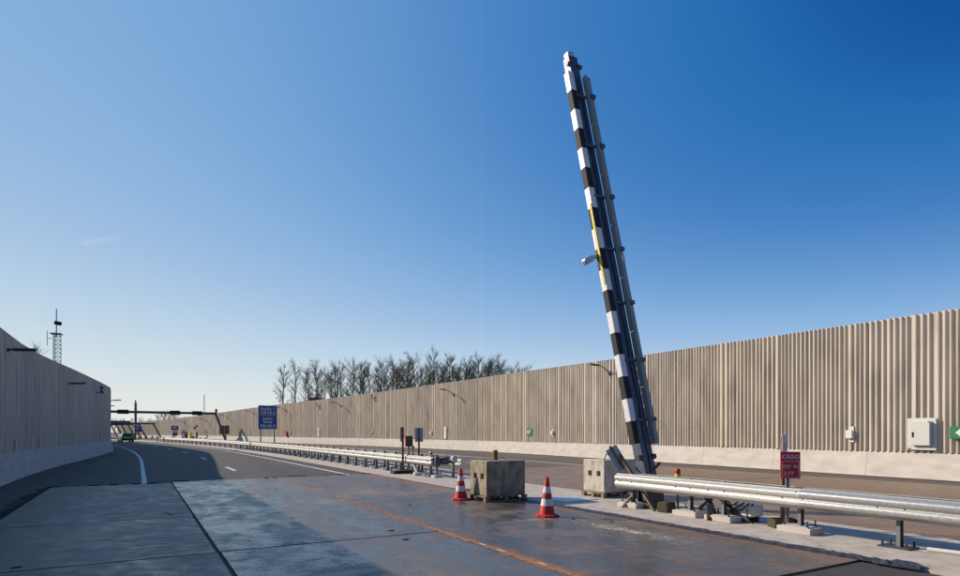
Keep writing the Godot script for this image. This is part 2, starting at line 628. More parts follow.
func make_ground() -> void:
	var mb := MB.new()
	mb.quad(Vector3(-2000, -0.12, 2000), Vector3(2000, -0.12, 2000), Vector3(2000, -0.12, -2000), Vector3(-2000, -0.12, -2000), Vector3.UP)
	structure(mb, "ground", M.earth)
	var left_n := func(t): return lookup(LW_T, LW_N, t) - 0.3
	var right_n := func(t): return lookup(RW_T, RW_N, t) + 0.3
	var r1 := structure(ribbon(-45, 200, 4, left_n, const_n(8.0), 0.0), "road", M.asphalt, true)
	var r2 := structure(ribbon(-45, 200, 4, const_n(10.6), right_n, 0.0), "road", M.dusty, true)
	# markings of the left carriageway
	part(ribbon(21.6, 160, 2, const_n(0.12), const_n(0.27), 0.004), "edge_line", M.paint, r1)
	part(ribbon(22.1, 160, 2, const_n(6.97), const_n(7.12), 0.004), "edge_line", M.paint, r1)
	for k in 9:
		part(ribbon(27.0 + 12.0 * k, 30.0 + 12.0 * k, 1.5, const_n(3.52), const_n(3.68), 0.004), "lane_dash", M.paint, r1)
	# markings of the right carriageway
	part(ribbon(22.6, 160, 2, const_n(19.1), const_n(19.3), 0.004), "edge_line", M.paint, r2)
	part(ribbon(22.6, 160, 2, const_n(11.6), const_n(11.8), 0.004), "edge_line", M.paint, r2)
	for k in 9:
		part(ribbon(25.0 + 12.0 * k, 28.0 + 12.0 * k, 1.5, const_n(15.3), const_n(15.46), 0.004), "lane_dash", M.paint, r2)
	# gutter of dark dirt along the right plinth
	structure(ribbon(-40, 195, 3, func(t): return lookup(RW_T, RW_N, t) - 0.45 - 0.05 * sin(t * 1.7), func(t): return lookup(RW_T, RW_N, t) + 0.1, 0.009), "gutter", M.dirt)
	# concrete strip between the carriageways, a low step
	var ms := MB.new()
	var t := -45.0
	while t < 200.0:
		var b := minf(t + 4.0, 200.0)
		ms.quad(road(t, 8.03, 0.035), road(t, 10.6, 0.035), road(b, 10.6, 0.035), road(b, 8.03, 0.035), Vector3.UP)
		ms.quad(road(t, 8.03, 0.035), road(t, 8.03, -0.05), road(b, 8.03, -0.05), road(b, 8.03, 0.035), -road_basis(t).x)
		ms.quad(road(t, 10.6, 0.035), road(t, 10.6, -0.05), road(b, 10.6, -0.05), road(b, 10.6, 0.035), road_basis(t).x)
		t = b
	structure(ms, "median_strip", M.strip)
	# raised land behind the walls
	structure(ribbon(-45, 200, 7, func(q): return lookup(RW_T, RW_N, q) + 0.75, func(q): return lookup(RW_T, RW_N, q) + 130.0, 3.4), "terrain", M.grass)
	structure(ribbon(-60, 135, 7, func(q): return lookup(LW_T, LW_N, q) - 80.0, func(q): return lookup(LW_T, LW_N, q) - 0.75, 3.4), "terrain", M.grass)


# ---------------------------------------------------------------- the two walls
func ribs_profile(length: float, depth: float) -> Array:
	var p := [Vector2(0.012, 0.0)]
	var x := 0.05
	while x < length - 0.22:
		var w := rng.randf_range(0.07, 0.105)
		if rng.randf() < 0.10:
			w = rng.randf_range(0.13, 0.19)
		var g := rng.randf_range(0.08, 0.115)
		var d := rng.randf_range(0.85, 1.1) * depth
		p.append(Vector2(x, 0.0))
		p.append(Vector2(x + 0.012, d))
		p.append(Vector2(x + w - (0.028 if depth > 0.05 else 0.012), d))
		p.append(Vector2(x + w, 0.0))
		x += w + g
	# close the pattern on the panel's edge
	var last: float = p[-1].x
	var k := (length - 0.06) / last
	for i in range(1, p.size()):
		p[i] = Vector2(p[i].x * k, p[i].y)
	p.append(Vector2(length - 0.012, 0.0))
	return p

func noise_wall(called: String, label: String, T: Array, N: Array, HT: Array, HH: Array, side: float, t0: float, t1: float) -> Node3D:
	var w := thing(called, label, "wall", road(t0, lookup(T, N, t0)))
	var t := t0
	var core := MB.new()
	var plinth_y := 0.93
	while t < t1 - 0.1:
		var b := t + 4.0
		var A := road(t, lookup(T, N, t))
		var B := road(b, lookup(T, N, b))
		var ax := (B - A).normalized()
		var out := ax.cross(Vector3.UP) * side   # towards the carriageway
		if out.dot(-road_basis(t).x * side) < 0.0:
			out = -out
		var L := (B - A).length()
		var ha := lookup(HT, HH, t)
		var hb := lookup(HT, HH, b)
		var back := out * -0.22
		# ribbed panel
		var mb := MB.new()
		var prof := ribs_profile(L, 0.10 if side > 0.0 else 0.022)
		for i in prof.size() - 1:
			var p: Vector2 = prof[i]
			var q: Vector2 = prof[i + 1]
			var P: Vector3 = A + back + ax * p.x + out * p.y
			var Q: Vector3 = A + back + ax * q.x + out * q.y
			var hp := lerpf(ha, hb, p.x / L)
			var hq := lerpf(ha, hb, q.x / L)
			var up := Vector3.UP
			var tn := q - p
			var hint := (ax * -tn.y + out * tn.x)
			mb.quad(P + up * plinth_y, Q + up * plinth_y, Q + up * hq, P + up * hp, hint)
			var Pb: Vector3 = A + back + ax * p.x - out * 0.18
			var Qb: Vector3 = A + back + ax * q.x - out * 0.18
			mb.quad(P + up * hp, Q + up * hq, Qb + up * hq, Pb + up * hp, up)
		wpart(mb, "wall_panel", [M.wall, M.wall_b, M.wall_c][rng.randi() % 3], w)
		# plinth block with a battered face
		var pl := MB.new()
		var a0 := 0.006
		var a1 := L - 0.006
		var sec := [Vector2(0.0, 0.0), Vector2(0.03, 0.12), Vector2(0.17, 0.90), Vector2(0.20, 0.93), Vector2(0.42, 0.93)]
		for i in sec.size() - 1:
			var p: Vector2 = sec[i]
			var q: Vector2 = sec[i + 1]
			var o1: Vector3 = A - out * p.x + Vector3.UP * p.y
			var o2: Vector3 = A - out * q.x + Vector3.UP * q.y
			pl.quad(o1 + ax * a0, o1 + ax * a1, o2 + ax * a1, o2 + ax * a0, out * (q.y - p.y) + Vector3.UP * (q.x - p.x))
		for e in [a0, a1]:
			for i in range(1, sec.size() - 1):
				var o0: Vector3 = A + ax * e - out * sec[-1].x
				var p: Vector2 = sec[i - 1]
				var q: Vector2 = sec[i]
				pl.tri(o0, A + ax * e - out * p.x + Vector3.UP * p.y, A + ax * e - out * q.x + Vector3.UP * q.y, ax * (1.0 if e == a1 else -1.0))
		wpart(pl, "plinth_block", M.plinth, w)
		# the wall's own body behind the panels
		var c0 := A + back - out * 0.183
		var c1 := B + back - out * 0.183
		var th := -out * 0.25
		for f in [Vector3.ZERO, th]:
			core.quad(c0 + f, c1 + f, c1 + f + Vector3.UP * (hb - 0.02), c0 + f + Vector3.UP * (ha - 0.02), out if f == Vector3.ZERO else -out)
		core.quad(c0 + Vector3.UP * (ha - 0.02), c1 + Vector3.UP * (hb - 0.02), c1 + th + Vector3.UP * (hb - 0.02), c0 + th + Vector3.UP * (ha - 0.02), Vector3.UP)
		t = b
	wpart(core, "wall_body", M.wall, w)
	return w

func make_walls() -> void:
	noise_wall("retaining_wall", "long sunlit ribbed concrete wall on a pale plinth beside the right carriageway", RW_T, RW_N, RW_HT, RW_H, 1.0, -36.0, 192.0)
	noise_wall("retaining_wall", "shaded ribbed concrete wall on a plinth beside the dark asphalt road", LW_T, LW_N, LW_HT, LW_H, -1.0, -56.0, 128.0)


# ---------------------------------------------------------------- steel road plates
# colour and roughness of one plate: mill scale, scuffs, rust along given edges, dried pale mud in given spots
func plate_material(sd: int, base: Color, metal: float, rust_amount: float, dust: float, scuff: float, pale: Array, edge_rust: Array, dark := 0.0, lengthwise := false, polish := 0.0) -> StandardMaterial3D:
	var w := 288
	var h := 640
	var big := noise(sd, 0.009, 4).get_image(w, h).get_data()
	var mid := noise(sd + 1, 0.03, 5).get_image(w, h).get_data()
	var fin := noise(sd + 2, 0.22, 3).get_image(w, h).get_data()
	var sn := noise(sd + 3, 0.02, 4)
	var cn := noise(sd + 4, 0.02, 5)
	var turn := 0.5 + 0.35 * sin(sd * 1.7)
	var ca := cos(turn)
	var sa := sin(turn)
	var arcs := PackedFloat32Array()
	arcs.resize(w * h)
	var rr := RandomNumberGenerator.new()
	rr.seed = sd
	for k in int(26 * scuff):
		var cx := rr.randf_range(-300, w + 300)
		var cy := rr.randf_range(-200, h + 200)
		var r := rr.randf_range(120, 600)
		var a0 := rr.randf_range(0, TAU)
		var s := rr.randf_range(0.2, 0.7)
		for line in rr.randi_range(2, 6):
			var r2 := r + line * 4.0
			var n := int(r2 * 0.9)
			for i in n:
				var a := a0 + i / r2
				var x := int(cx + r2 * cos(a))
				var y := int(cy + r2 * sin(a))
				if x > 0 and y > 0 and x < w - 1 and y < h - 1:
					arcs[y * w + x] = maxf(arcs[y * w + x], s)
					arcs[y * w + x + 1] = maxf(arcs[y * w + x + 1], s * 0.6)
	var cuts := PackedFloat32Array()
	cuts.resize(w * h)
	for k in int(26 * scuff):
		var p := Vector2(rr.randf_range(0, w), rr.randf_range(0, h))
		var ang := rr.randf_range(-0.5, 0.5) + (PI / 2.0 if rr.randf() < 0.25 else 0.0)
		var step := Vector2(cos(ang), sin(ang) * 0.7)
		var bend := rr.randf_range(-0.004, 0.004)
		var deep := rr.randf_range(0.25, 0.8)
		for i in rr.randi_range(20, 160):
			p += step
			step = step.rotated(bend)
			if p.x < 1 or p.y < 1 or p.x >= w - 1 or p.y >= h - 1:
				break
			cuts[int(p.y) * w + int(p.x)] = deep
	var col := PackedByteArray()
	col.resize(w * h * 3)
	var orm := PackedByteArray()
	orm.resize(w * h * 3)
	for y in h:
		var vv := float(y) / h
		for x in w:
			var i := y * w + x
			var uu := float(x) / w
			var b := big[i] / 255.0
			var m := mid[i] / 255.0
			var f := fin[i] / 255.0
			# two families of drag marks, slightly curved
			var yb := y + 22.0 * sin(x * 0.011 + sd) + 30.0 * b
			var s := 0.5 + 0.62 * sn.get_noise_2d((x * ca + yb * sa) * 0.55, (yb * ca - x * sa) * 5.0)
			var c := 0.5 + 0.62 * (cn.get_noise_2d(x * 4.2 + yb * 0.5, yb * 0.5) if lengthwise else cn.get_noise_2d(x * 0.5, yb * 3.2))
			var k := 1.0 + 0.5 * (m - 0.5) + 0.38 * (c - 0.5) + 0.22 * (s - 0.5) + 0.3 * (f - 0.5) + 0.5 * (b - 0.5)
			k = clampf(k, 0.3, 1.5)
			var rc := base.r * k
			var gc := base.g * k
			var bc := base.b * k
			var rough := 0.43 + polish + 0.2 * (m - 0.5) + 0.15 * (s - 0.5) + 0.2 * (f - 0.5) + 0.22 * (b - 0.5)
			var met := metal
			# rust: along edges and in streaky patches
			var e := 0.0
			for er in edge_rust:
				var dist: float = [uu, 1.0 - uu, vv, 1.0 - vv][er[0]]
				e = maxf(e, (1.0 - dist / float(er[1])) * float(er[2]))
			var ru := clampf((c * 0.9 + m * 0.7 + b * 0.4 + (f - 0.5) * 0.6 - 1.30 + 0.7 * rust_amount + maxf(e, 0.0) * 0.6) * 3.6, 0.0, 0.9)
			if rust_amount <= 0.0 and e <= 0.0:
				ru = 0.0
			var rk := 0.55 + 0.9 * m * (0.6 + 0.8 * f)
			rc = lerpf(rc, 0.235 * rk, ru)
			gc = lerpf(gc, 0.105 * rk, ru)
			bc = lerpf(bc, 0.050 * rk, ru)
			rough = lerpf(rough, 0.6, ru)
			met = lerpf(met, 0.0, ru)
			# thin film of dried dust in streaks
			var du := clampf((b * 0.7 + c * 0.5 + s * 0.4 + (f - 0.5) * 0.35 - 0.93 + 0.4 * dust) * 2.2, 0.0, 0.7) * dust
			rc = lerpf(rc, 0.31, du)
			gc = lerpf(gc, 0.25, du)
			bc = lerpf(bc, 0.185, du)
			rough = lerpf(rough, 0.55, du)
			met = lerpf(met, 0.05, du)
			# scuffs and scratches
			var sc := clampf((s - 0.56) * 2.5, 0, 1) * clampf((b - 0.3) * 2.5, 0, 1) * scuff * 0.16 + arcs[i] * clampf((b - 0.15) * 2.0, 0, 1) * 0.55
			rc = lerpf(rc, 0.36, sc * 0.6)
			gc = lerpf(gc, 0.36, sc * 0.6)
			bc = lerpf(bc, 0.36, sc * 0.6)
			var cu := 1.0 - 0.7 * cuts[i]
			rc *= cu
			gc *= cu
			bc *= cu
			# dried mud
			for p in pale:
				var q := Vector2((uu - p[0]) / p[2], (vv - p[1]) / p[3]).length()
				if q < 1.5:
					var g := clampf((1.0 - q + (f - 0.5) * 2.6 + (m - 0.5) * 2.4) * 2.2 - 0.5, 0.0, 1.0) * float(p[4])
					rc = lerpf(rc, 0.50, g)
					gc = lerpf(gc, 0.40, g)
					bc = lerpf(bc, 0.27, g)
					rough = lerpf(rough, 0.9, g)
					met = lerpf(met, 0.0, g)
			if dark > 0.0:
				var dk := clampf((c * 0.8 + m * 0.7 + f * 0.3 - 0.92) * 5.0, 0, 1) * dark
				rc *= 1.0 - 0.6 * dk
				gc *= 1.0 - 0.6 * dk
				bc *= 1.0 - 0.6 * dk
			var o := Color(rc, gc, bc).linear_to_srgb()
			col[i * 3] = clampi(int(o.r * 255.0), 0, 255)
			col[i * 3 + 1] = clampi(int(o.g * 255.0), 0, 255)
			col[i * 3 + 2] = clampi(int(o.b * 255.0), 0, 255)
			orm[i * 3] = clampi(int(m * 160.0 + f * 60.0), 0, 255)
			orm[i * 3 + 1] = clampi(int(clampf(rough, 0.2, 1.0) * 255.0), 0, 255)
			orm[i * 3 + 2] = clampi(int(clampf(met, 0.0, 1.0) * 255.0), 0, 255)
	var mt := mat(Color.WHITE, 1.0, 1.0)
	mt.albedo_texture = ImageTexture.create_from_image(Image.create_from_data(w, h, false, Image.FORMAT_RGB8, col))
	var ot := ImageTexture.create_from_image(Image.create_from_data(w, h, false, Image.FORMAT_RGB8, orm))
	mt.roughness_texture = ot
	mt.roughness_texture_channel = BaseMaterial3D.TEXTURE_CHANNEL_GREEN
	mt.metallic_texture = ot
	mt.metallic_texture_channel = BaseMaterial3D.TEXTURE_CHANNEL_BLUE
	mt.heightmap_enabled = true
	mt.heightmap_texture = ot
	mt.heightmap_scale = 0.08
	mt.texture_repeat = false
	return mt

# a plate lies between n0..n1 and t0..t1 with oblong lifting holes
func plate(label: String, n0: float, n1: float, t0: float, t1: float, m: Material, holes: Array, group: String, yaw := 0.0, lift := 0.0) -> Node3D:
	var c := road_at((t0 + t1) / 2.0, (n0 + n1) / 2.0, 0.0, yaw)
	var p := thing("steel_road_plate", label, "steel plate", c.origin, c.basis, group)
	var mb := MB.new()
	var hx := (n1 - n0) / 2.0
	var hz := (t1 - t0) / 2.0
	var y := 0.022 + lift
	var xs := [-hx, hx]
	var zs := [-hz, hz]
	for q in holes:      # hole: across, along (from the plate's middle), half sizes
		xs += [q[0] - q[2], q[0] + q[2]]
		zs += [-q[1] - q[3], -q[1] + q[3]]
	xs.sort()
	zs.sort()
	for i in xs.size() - 1:
		for j in zs.size() - 1:
			var x0: float = xs[i]
			var x1: float = xs[i + 1]
			var z0: float = zs[j]
			var z1: float = zs[j + 1]
			if x1 - x0 < 1e-4 or z1 - z0 < 1e-4:
				continue
			var mx := (x0 + x1) / 2.0
			var mz := (z0 + z1) / 2.0
			var open := false
			for q in holes:
				if absf(mx - q[0]) < q[2] and absf(mz + q[1]) < q[3]:
					open = true
			if open:
				for s in [[Vector3(x0, y, z0), Vector3(x0, y, z1), Vector3.RIGHT], [Vector3(x1, y, z0), Vector3(x1, y, z1), Vector3.LEFT], [Vector3(x0, y, z0), Vector3(x1, y, z0), Vector3.BACK], [Vector3(x0, y, z1), Vector3(x1, y, z1), Vector3.FORWARD]]:
					var dn := Vector3(0, -y + 0.001, 0)
					mb.quad(s[0], s[1], s[1] + dn, s[0] + dn, s[2])
				continue
			var u := func(xx, zz): return Vector2((xx + hx) / (2 * hx), (zz + hz) / (2 * hz))
			mb.quad_uv(Vector3(x0, y, z0), Vector3(x1, y, z0), Vector3(x1, y, z1), Vector3(x0, y, z1), Vector3.UP, u.call(x0, z0), u.call(x1, z0), u.call(x1, z1), u.call(x0, z1))
	for s in [[Vector3(-hx, y, -hz), Vector3(-hx, y, hz), Vector3.LEFT], [Vector3(hx, y, -hz), Vector3(hx, y, hz), Vector3.RIGHT], [Vector3(-hx, y, -hz), Vector3(hx, y, -hz), Vector3.FORWARD], [Vector3(-hx, y, hz), Vector3(hx, y, hz), Vector3.BACK]]:
		var dn := Vector3(0, -y + 0.002, 0)
		mb.quad(s[0], s[1], s[1] + dn, s[0] + dn, s[2])
	part(mb, "plate", m, p, true)
	return p

func make_plates() -> void:
	# all plates are the same rolled steel under a thin film of grime
	var steel := Color(0.112, 0.098, 0.088)
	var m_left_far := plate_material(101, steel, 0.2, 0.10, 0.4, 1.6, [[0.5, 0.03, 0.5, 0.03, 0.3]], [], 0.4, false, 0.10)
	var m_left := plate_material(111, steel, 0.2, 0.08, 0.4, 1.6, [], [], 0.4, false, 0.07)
	var m_mid := plate_material(121, steel, 0.2, 0.03, 0.4, 1.6, [[0.85, 0.62, 0.12, 0.05, 0.5], [0.8, 0.25, 0.2, 0.1, 0.3]], [[1, 0.06, 0.9], [2, 0.03, 0.6]], 0.4, false, -0.13)
	var m_mid_near := plate_material(131, steel, 0.2, 0.03, 0.4, 1.6, [[0.6, 0.3, 0.3, 0.2, 0.2]], [[1, 0.05, 1.0]], 0.4, false, -0.13)
	var m_right_far := plate_material(141, steel, 0.2, 0.42, 0.55, 1.0, [[0.25, 0.75, 0.3, 0.12, 0.3], [0.8, 0.82, 0.2, 0.1, 0.35]], [[0, 0.05, 0.8], [1, 0.20, 1.0], [2, 0.10, 0.7]], 0.4, true, -0.06)
	var m_right := plate_material(151, steel, 0.2, 0.22, 0.5, 1.0, [[0.73, 0.66, 0.06, 0.12, 1.0], [0.55, 0.45, 0.08, 0.02, 0.6]], [[0, 0.05, 1.0], [1, 0.13, 1.3]], 0.4, true, -0.06)
	var g := "steel plates laid over the road"
	var pr := [0.03, 0.08]
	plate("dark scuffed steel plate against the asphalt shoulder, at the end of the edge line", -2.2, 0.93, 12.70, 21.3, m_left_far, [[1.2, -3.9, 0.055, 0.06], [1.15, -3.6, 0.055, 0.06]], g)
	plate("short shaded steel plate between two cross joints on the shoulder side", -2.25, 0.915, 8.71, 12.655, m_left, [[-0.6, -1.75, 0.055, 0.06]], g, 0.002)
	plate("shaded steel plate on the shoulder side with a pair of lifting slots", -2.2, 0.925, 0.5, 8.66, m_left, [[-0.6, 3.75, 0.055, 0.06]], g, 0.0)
	plate("long pale scuffed steel plate crossed by the wall's shadow edge", 0.97, 4.28, 8.72, 21.75, m_mid, [[1.0, -6.1, 0.055, 0.06], [0.6, 2.4, 0.055, 0.06], [0.75, 2.0, 0.055, 0.06], [0.4, 5.2, 0.055, 0.06]], g, 0.0, 0.003)
	plate("bluish steel plate whose near end lies half in shade", 0.985, 4.27, 0.3, 8.68, m_mid_near, [[0.9, 3.8, 0.055, 0.06]], g, 0.001)
	plate("rusty steel plate under the concrete block and the cone beside it", 4.33, 7.98, 13.05, 22.0, m_right_far, [[0.9, 2.8, 0.055, 0.06], [0.9, -2.6, 0.055, 0.06], [1.2, -2.6, 0.055, 0.06]], g, 0.0)
	plate("rusty steel plate under a cone with a trail of dried pale mud", 4.34, 7.99, 4.08, 13.02, m_right, [[0.9, 0.1, 0.055, 0.06], [1.3, -0.5, 0.055, 0.06], [-0.9, 3.6, 0.055, 0.06]], g, -0.001)
	# right carriageway
	var m_far1 := plate_material(161, Color(0.25, 0.195, 0.155), 0.2, 0.40, 0.9, 0.7, [[0.5, 0.5, 0.6, 0.3, 0.25]], [], 0.4, true)
	m_far1.albedo_color = lin(1.0, 0.88, 0.76)
	for k in 3:
		plate(["brown dusty steel plate next to the concrete strip beyond the pale block", "brown dusty steel plate in the middle of the sunlit carriageway", "brown dusty steel plate nearest the sunlit wall's gutter"][k], 10.75 + 3.6 * k, 14.3 + 3.6 * k, 13.0, 22.3, m_far1, [[0.9, 3.6, 0.055, 0.06]], g)
		plate(["brown steel plate behind the guard rail next to the concrete strip", "brown steel plate behind the guard rail in the middle of the carriageway", "brown steel plate behind the guard rail nearest the gutter"][k], 10.75 + 3.6 * k, 14.3 + 3.6 * k, 3.5, 12.95, m_far1, [[0.9, 3.6, 0.055, 0.06]], g)
		plate(["brown steel plate past the guard rail beside the strip and the pipe", "brown steel plate past the guard rail amid the carriageway", "brown steel plate past the guard rail under the cabinet's wall"][k], 10.75 + 3.6 * k, 14.3 + 3.6 * k, -6.0, 3.45, m_far1, [], g)
	# broken asphalt lips packed against the plates' ends and left edge
	var lip := MB.new()
	for seg in [[-2.3, 0.95, 21.33], [0.95, 4.3, 21.80], [4.3, 7.95, 22.04]]:
		var x: float = seg[0]
		while x < seg[1]:
			var wd := rng.randf_range(0.10, 0.35)
			var hh := rng.randf_range(0.012, 0.034)
			if rng.randf() < 0.3:
				hh = 0.05
			var a := road(seg[2], x, 0.0)
			var b := road(seg[2], minf(x + wd, seg[1]), 0.0)
			var out := ALONG * rng.randf_range(0.12, 0.4)
			lip.quad(a + Vector3.UP * hh, b + Vector3.UP * hh * rng.randf_range(0.6, 1.0), b + out, a + out * 0.8, Vector3.UP)
			lip.quad(a, b, b + Vector3.UP * hh, a + Vector3.UP * hh, -ALONG)
			x += wd
	var z := 1.0
	while z < 21.3:
		var wd := rng.randf_range(0.15, 0.5)
		var hh := rng.randf_range(0.012, 0.05)
		var a := road(z, -2.24)
		var b := road(minf(z + wd, 21.3), -2.24)
		var out := -ACROSS * rng.randf_range(0.15, 0.45)
		lip.quad(a + Vector3.UP * hh, b + Vector3.UP * hh * rng.randf_range(0.6, 1.0), b + out, a + out * 0.8, Vector3.UP)
		lip.quad(a, b, b + Vector3.UP * hh, a + Vector3.UP * hh, ACROSS)
		z += wd
	var lo := structure(lip, "asphalt_lip", M.lump)
	lo.set_meta("label", "broken black asphalt packed along the edges of the steel plates")
	# weld bead with rust along the joint of the middle plates
	var bead := MB.new()
	for k in 110:
		var a := 0.6 + k * 0.19
		var w := rng.randf_range(0.045, 0.10) if a < 9.0 else rng.randf_range(0.015, 0.035)
		var w2 := w * rng.randf_range(0.6, 1.2)
		var hb := rng.randf_range(0.029, 0.034)
		bead.quad(road(a, 4.305 - w, 0.0265), road(a + 0.19, 4.305 - w2, 0.0265), road(a + 0.19, 4.305, hb), road(a, 4.305, hb), Vector3.UP)
		bead.quad(road(a, 4.305 + w2, 0.0265), road(a + 0.19, 4.305 + w, 0.0265), road(a + 0.19, 4.305, hb), road(a, 4.305, hb), Vector3.UP)
	var bt := thing("joint_strip", "rusty orange strip along the joint between steel plates", "strip", road(0.6, 4.305))
	wpart(bead, "strip", M.rust_bright, bt)
	for k in 7:
		var a := 2.4 + k * 0.8 + rng.randf() * 0.5
		var weld := MB.new()
		weld.box(road(a, 4.305, 0.033), Vector3(0.016, 0.006, rng.randf_range(0.1, 0.3)), 0.002, road_basis(a))
		wpart(weld, "weld_bead", M.alu, bt)
	# crumpled plastic liner in the gap beside the concrete strip
	var lin_ := thing("gutter_liner", "crumpled dark plastic liner in the gap beside the concrete strip", "liner", road(3.6, 8.0))
	var lm := MB.new()
	var prev := []
	for k in 150:
		var tt := 3.4 + k * 0.075
		var amp := 0.6 if tt > 5.0 else 0.6 + (5.0 - tt) * 0.7
		var ring := [road(tt, 7.94 - rng.randf() * 0.04 * amp, 0.028), road(tt, 8.0, 0.045 + rng.randf() * 0.03 * amp), road(tt, 8.05 + rng.randf() * 0.03 * amp, 0.05 + rng.randf() * 0.025 * amp), road(tt, 8.11 + rng.randf() * 0.05 * amp, 0.038)]
		if prev:
			for i in 3:
				lm.quad(prev[i], prev[i + 1], ring[i + 1], ring[i], Vector3.UP)
		prev = ring
	wpart(lm, "liner", M.tarp, lin_)


# ---------------------------------------------------------------- guard rails
func beam_profile(face: float, grow := 1.0) -> Array:
	var o := [Vector2(0.014, 0.0), Vector2(0.012, 0.008), Vector2(0.03, 0.022), Vector2(0.066, 0.044), Vector2(0.077, 0.058), Vector2(0.082, 0.078), Vector2(0.081, 0.102), Vector2(0.076, 0.124), Vector2(0.060, 0.143), Vector2(0.052, 0.155), Vector2(0.060, 0.167), Vector2(0.076, 0.186), Vector2(0.081, 0.208), Vector2(0.082, 0.232), Vector2(0.077, 0.252), Vector2(0.066, 0.268), Vector2(0.03, 0.290), Vector2(0.012, 0.302), Vector2(0.014, 0.31)]
	var p := []
	for q in o:
		p.append(Vector2(face * q.x * grow, 0.44 + q.y * (1.0 + (grow - 1.0) * 0.25)))
	for k in range(o.size() - 1, -1, -1):
		p.append(Vector2(face * (o[k].x * grow - 0.005), 0.44 + o[k].y * (1.0 + (grow - 1.0) * 0.25)))
	return p

func frames_along(t0: float, t1: float, n: float, step := 2.0) -> Array:
	var out := []
	var k := maxi(1, int(ceil((t1 - t0) / step)))
	for i in k + 1:
		var t := lerpf(t0, t1, float(i) / k)
		out.append(road_at(t, n))
	return out

var post_mesh: ArrayMesh
var foot_mesh: ArrayMesh
var stud_mesh: ArrayMesh
var plate_mesh: ArrayMesh
var bolt_mesh: ArrayMesh

func rail(label: String, t0: float, t1: float, n: float, face: float, beam_cuts: Array, posts: Array, footings: bool, mats: Array, grow: Array) -> Node3D:
	var r := thing("guard_rail", label, "guard rail", road(t0, n), Basis.IDENTITY)
	var inv := Transform3D(Basis.IDENTITY, -r.position)
	for i in beam_cuts.size() - 1:
		var mb := MB.new()
		mb.sweep(beam_profile(face, grow[i % grow.size()]), frames_along(beam_cuts[i], beam_cuts[i + 1] + (0.06 if i < beam_cuts.size() - 2 else 0.0), n + face * 0.0015 * (i % 2), 2.0 if beam_cuts[i] < 30.0 else 4.0), true, true, face)
		wpart(mb, "rail_beam", mats[i % mats.size()], r)
		if beam_cuts[i] < 12.0 or (beam_cuts[i] > 18.0 and beam_cuts[i] < 30.0):
			for dy in [0.49, 0.53, 0.66, 0.70]:
				put(bolt_mesh, "splice_bolt", M.dark_steel, r, inv * road_at(beam_cuts[i] + 0.12, n + face * (0.062 if dy in [0.49, 0.70] else 0.05), dy))
	if footings:
		for t in posts:
			for dt in [-0.18, 0.16]:
				put(bolt_mesh, "beam_bolt", M.dark_steel, r, inv * road_at(t + dt, n + face * 0.052, 0.597))
	for t in posts:
		var x: Transform3D = inv * road_at(t, n - face * (0.16 if footings else 0.06), 0.035)
		put(post_mesh, "post", M.post, r, x)
		if footings and t > 4.5:
			put(foot_mesh, "footing", M.footing, r, x)
			for sx in [-1, 1]:
				for sz in [-1, 1]:
					put(stud_mesh, "anchor_bolt", M.dark_steel, r, x * Transform3D(Basis.IDENTITY, Vector3(sx * 0.11, 0.10, sz * 0.19)))
		else:
			put(plate_mesh, "base_plate", M.dark_steel, r, x)
	return r

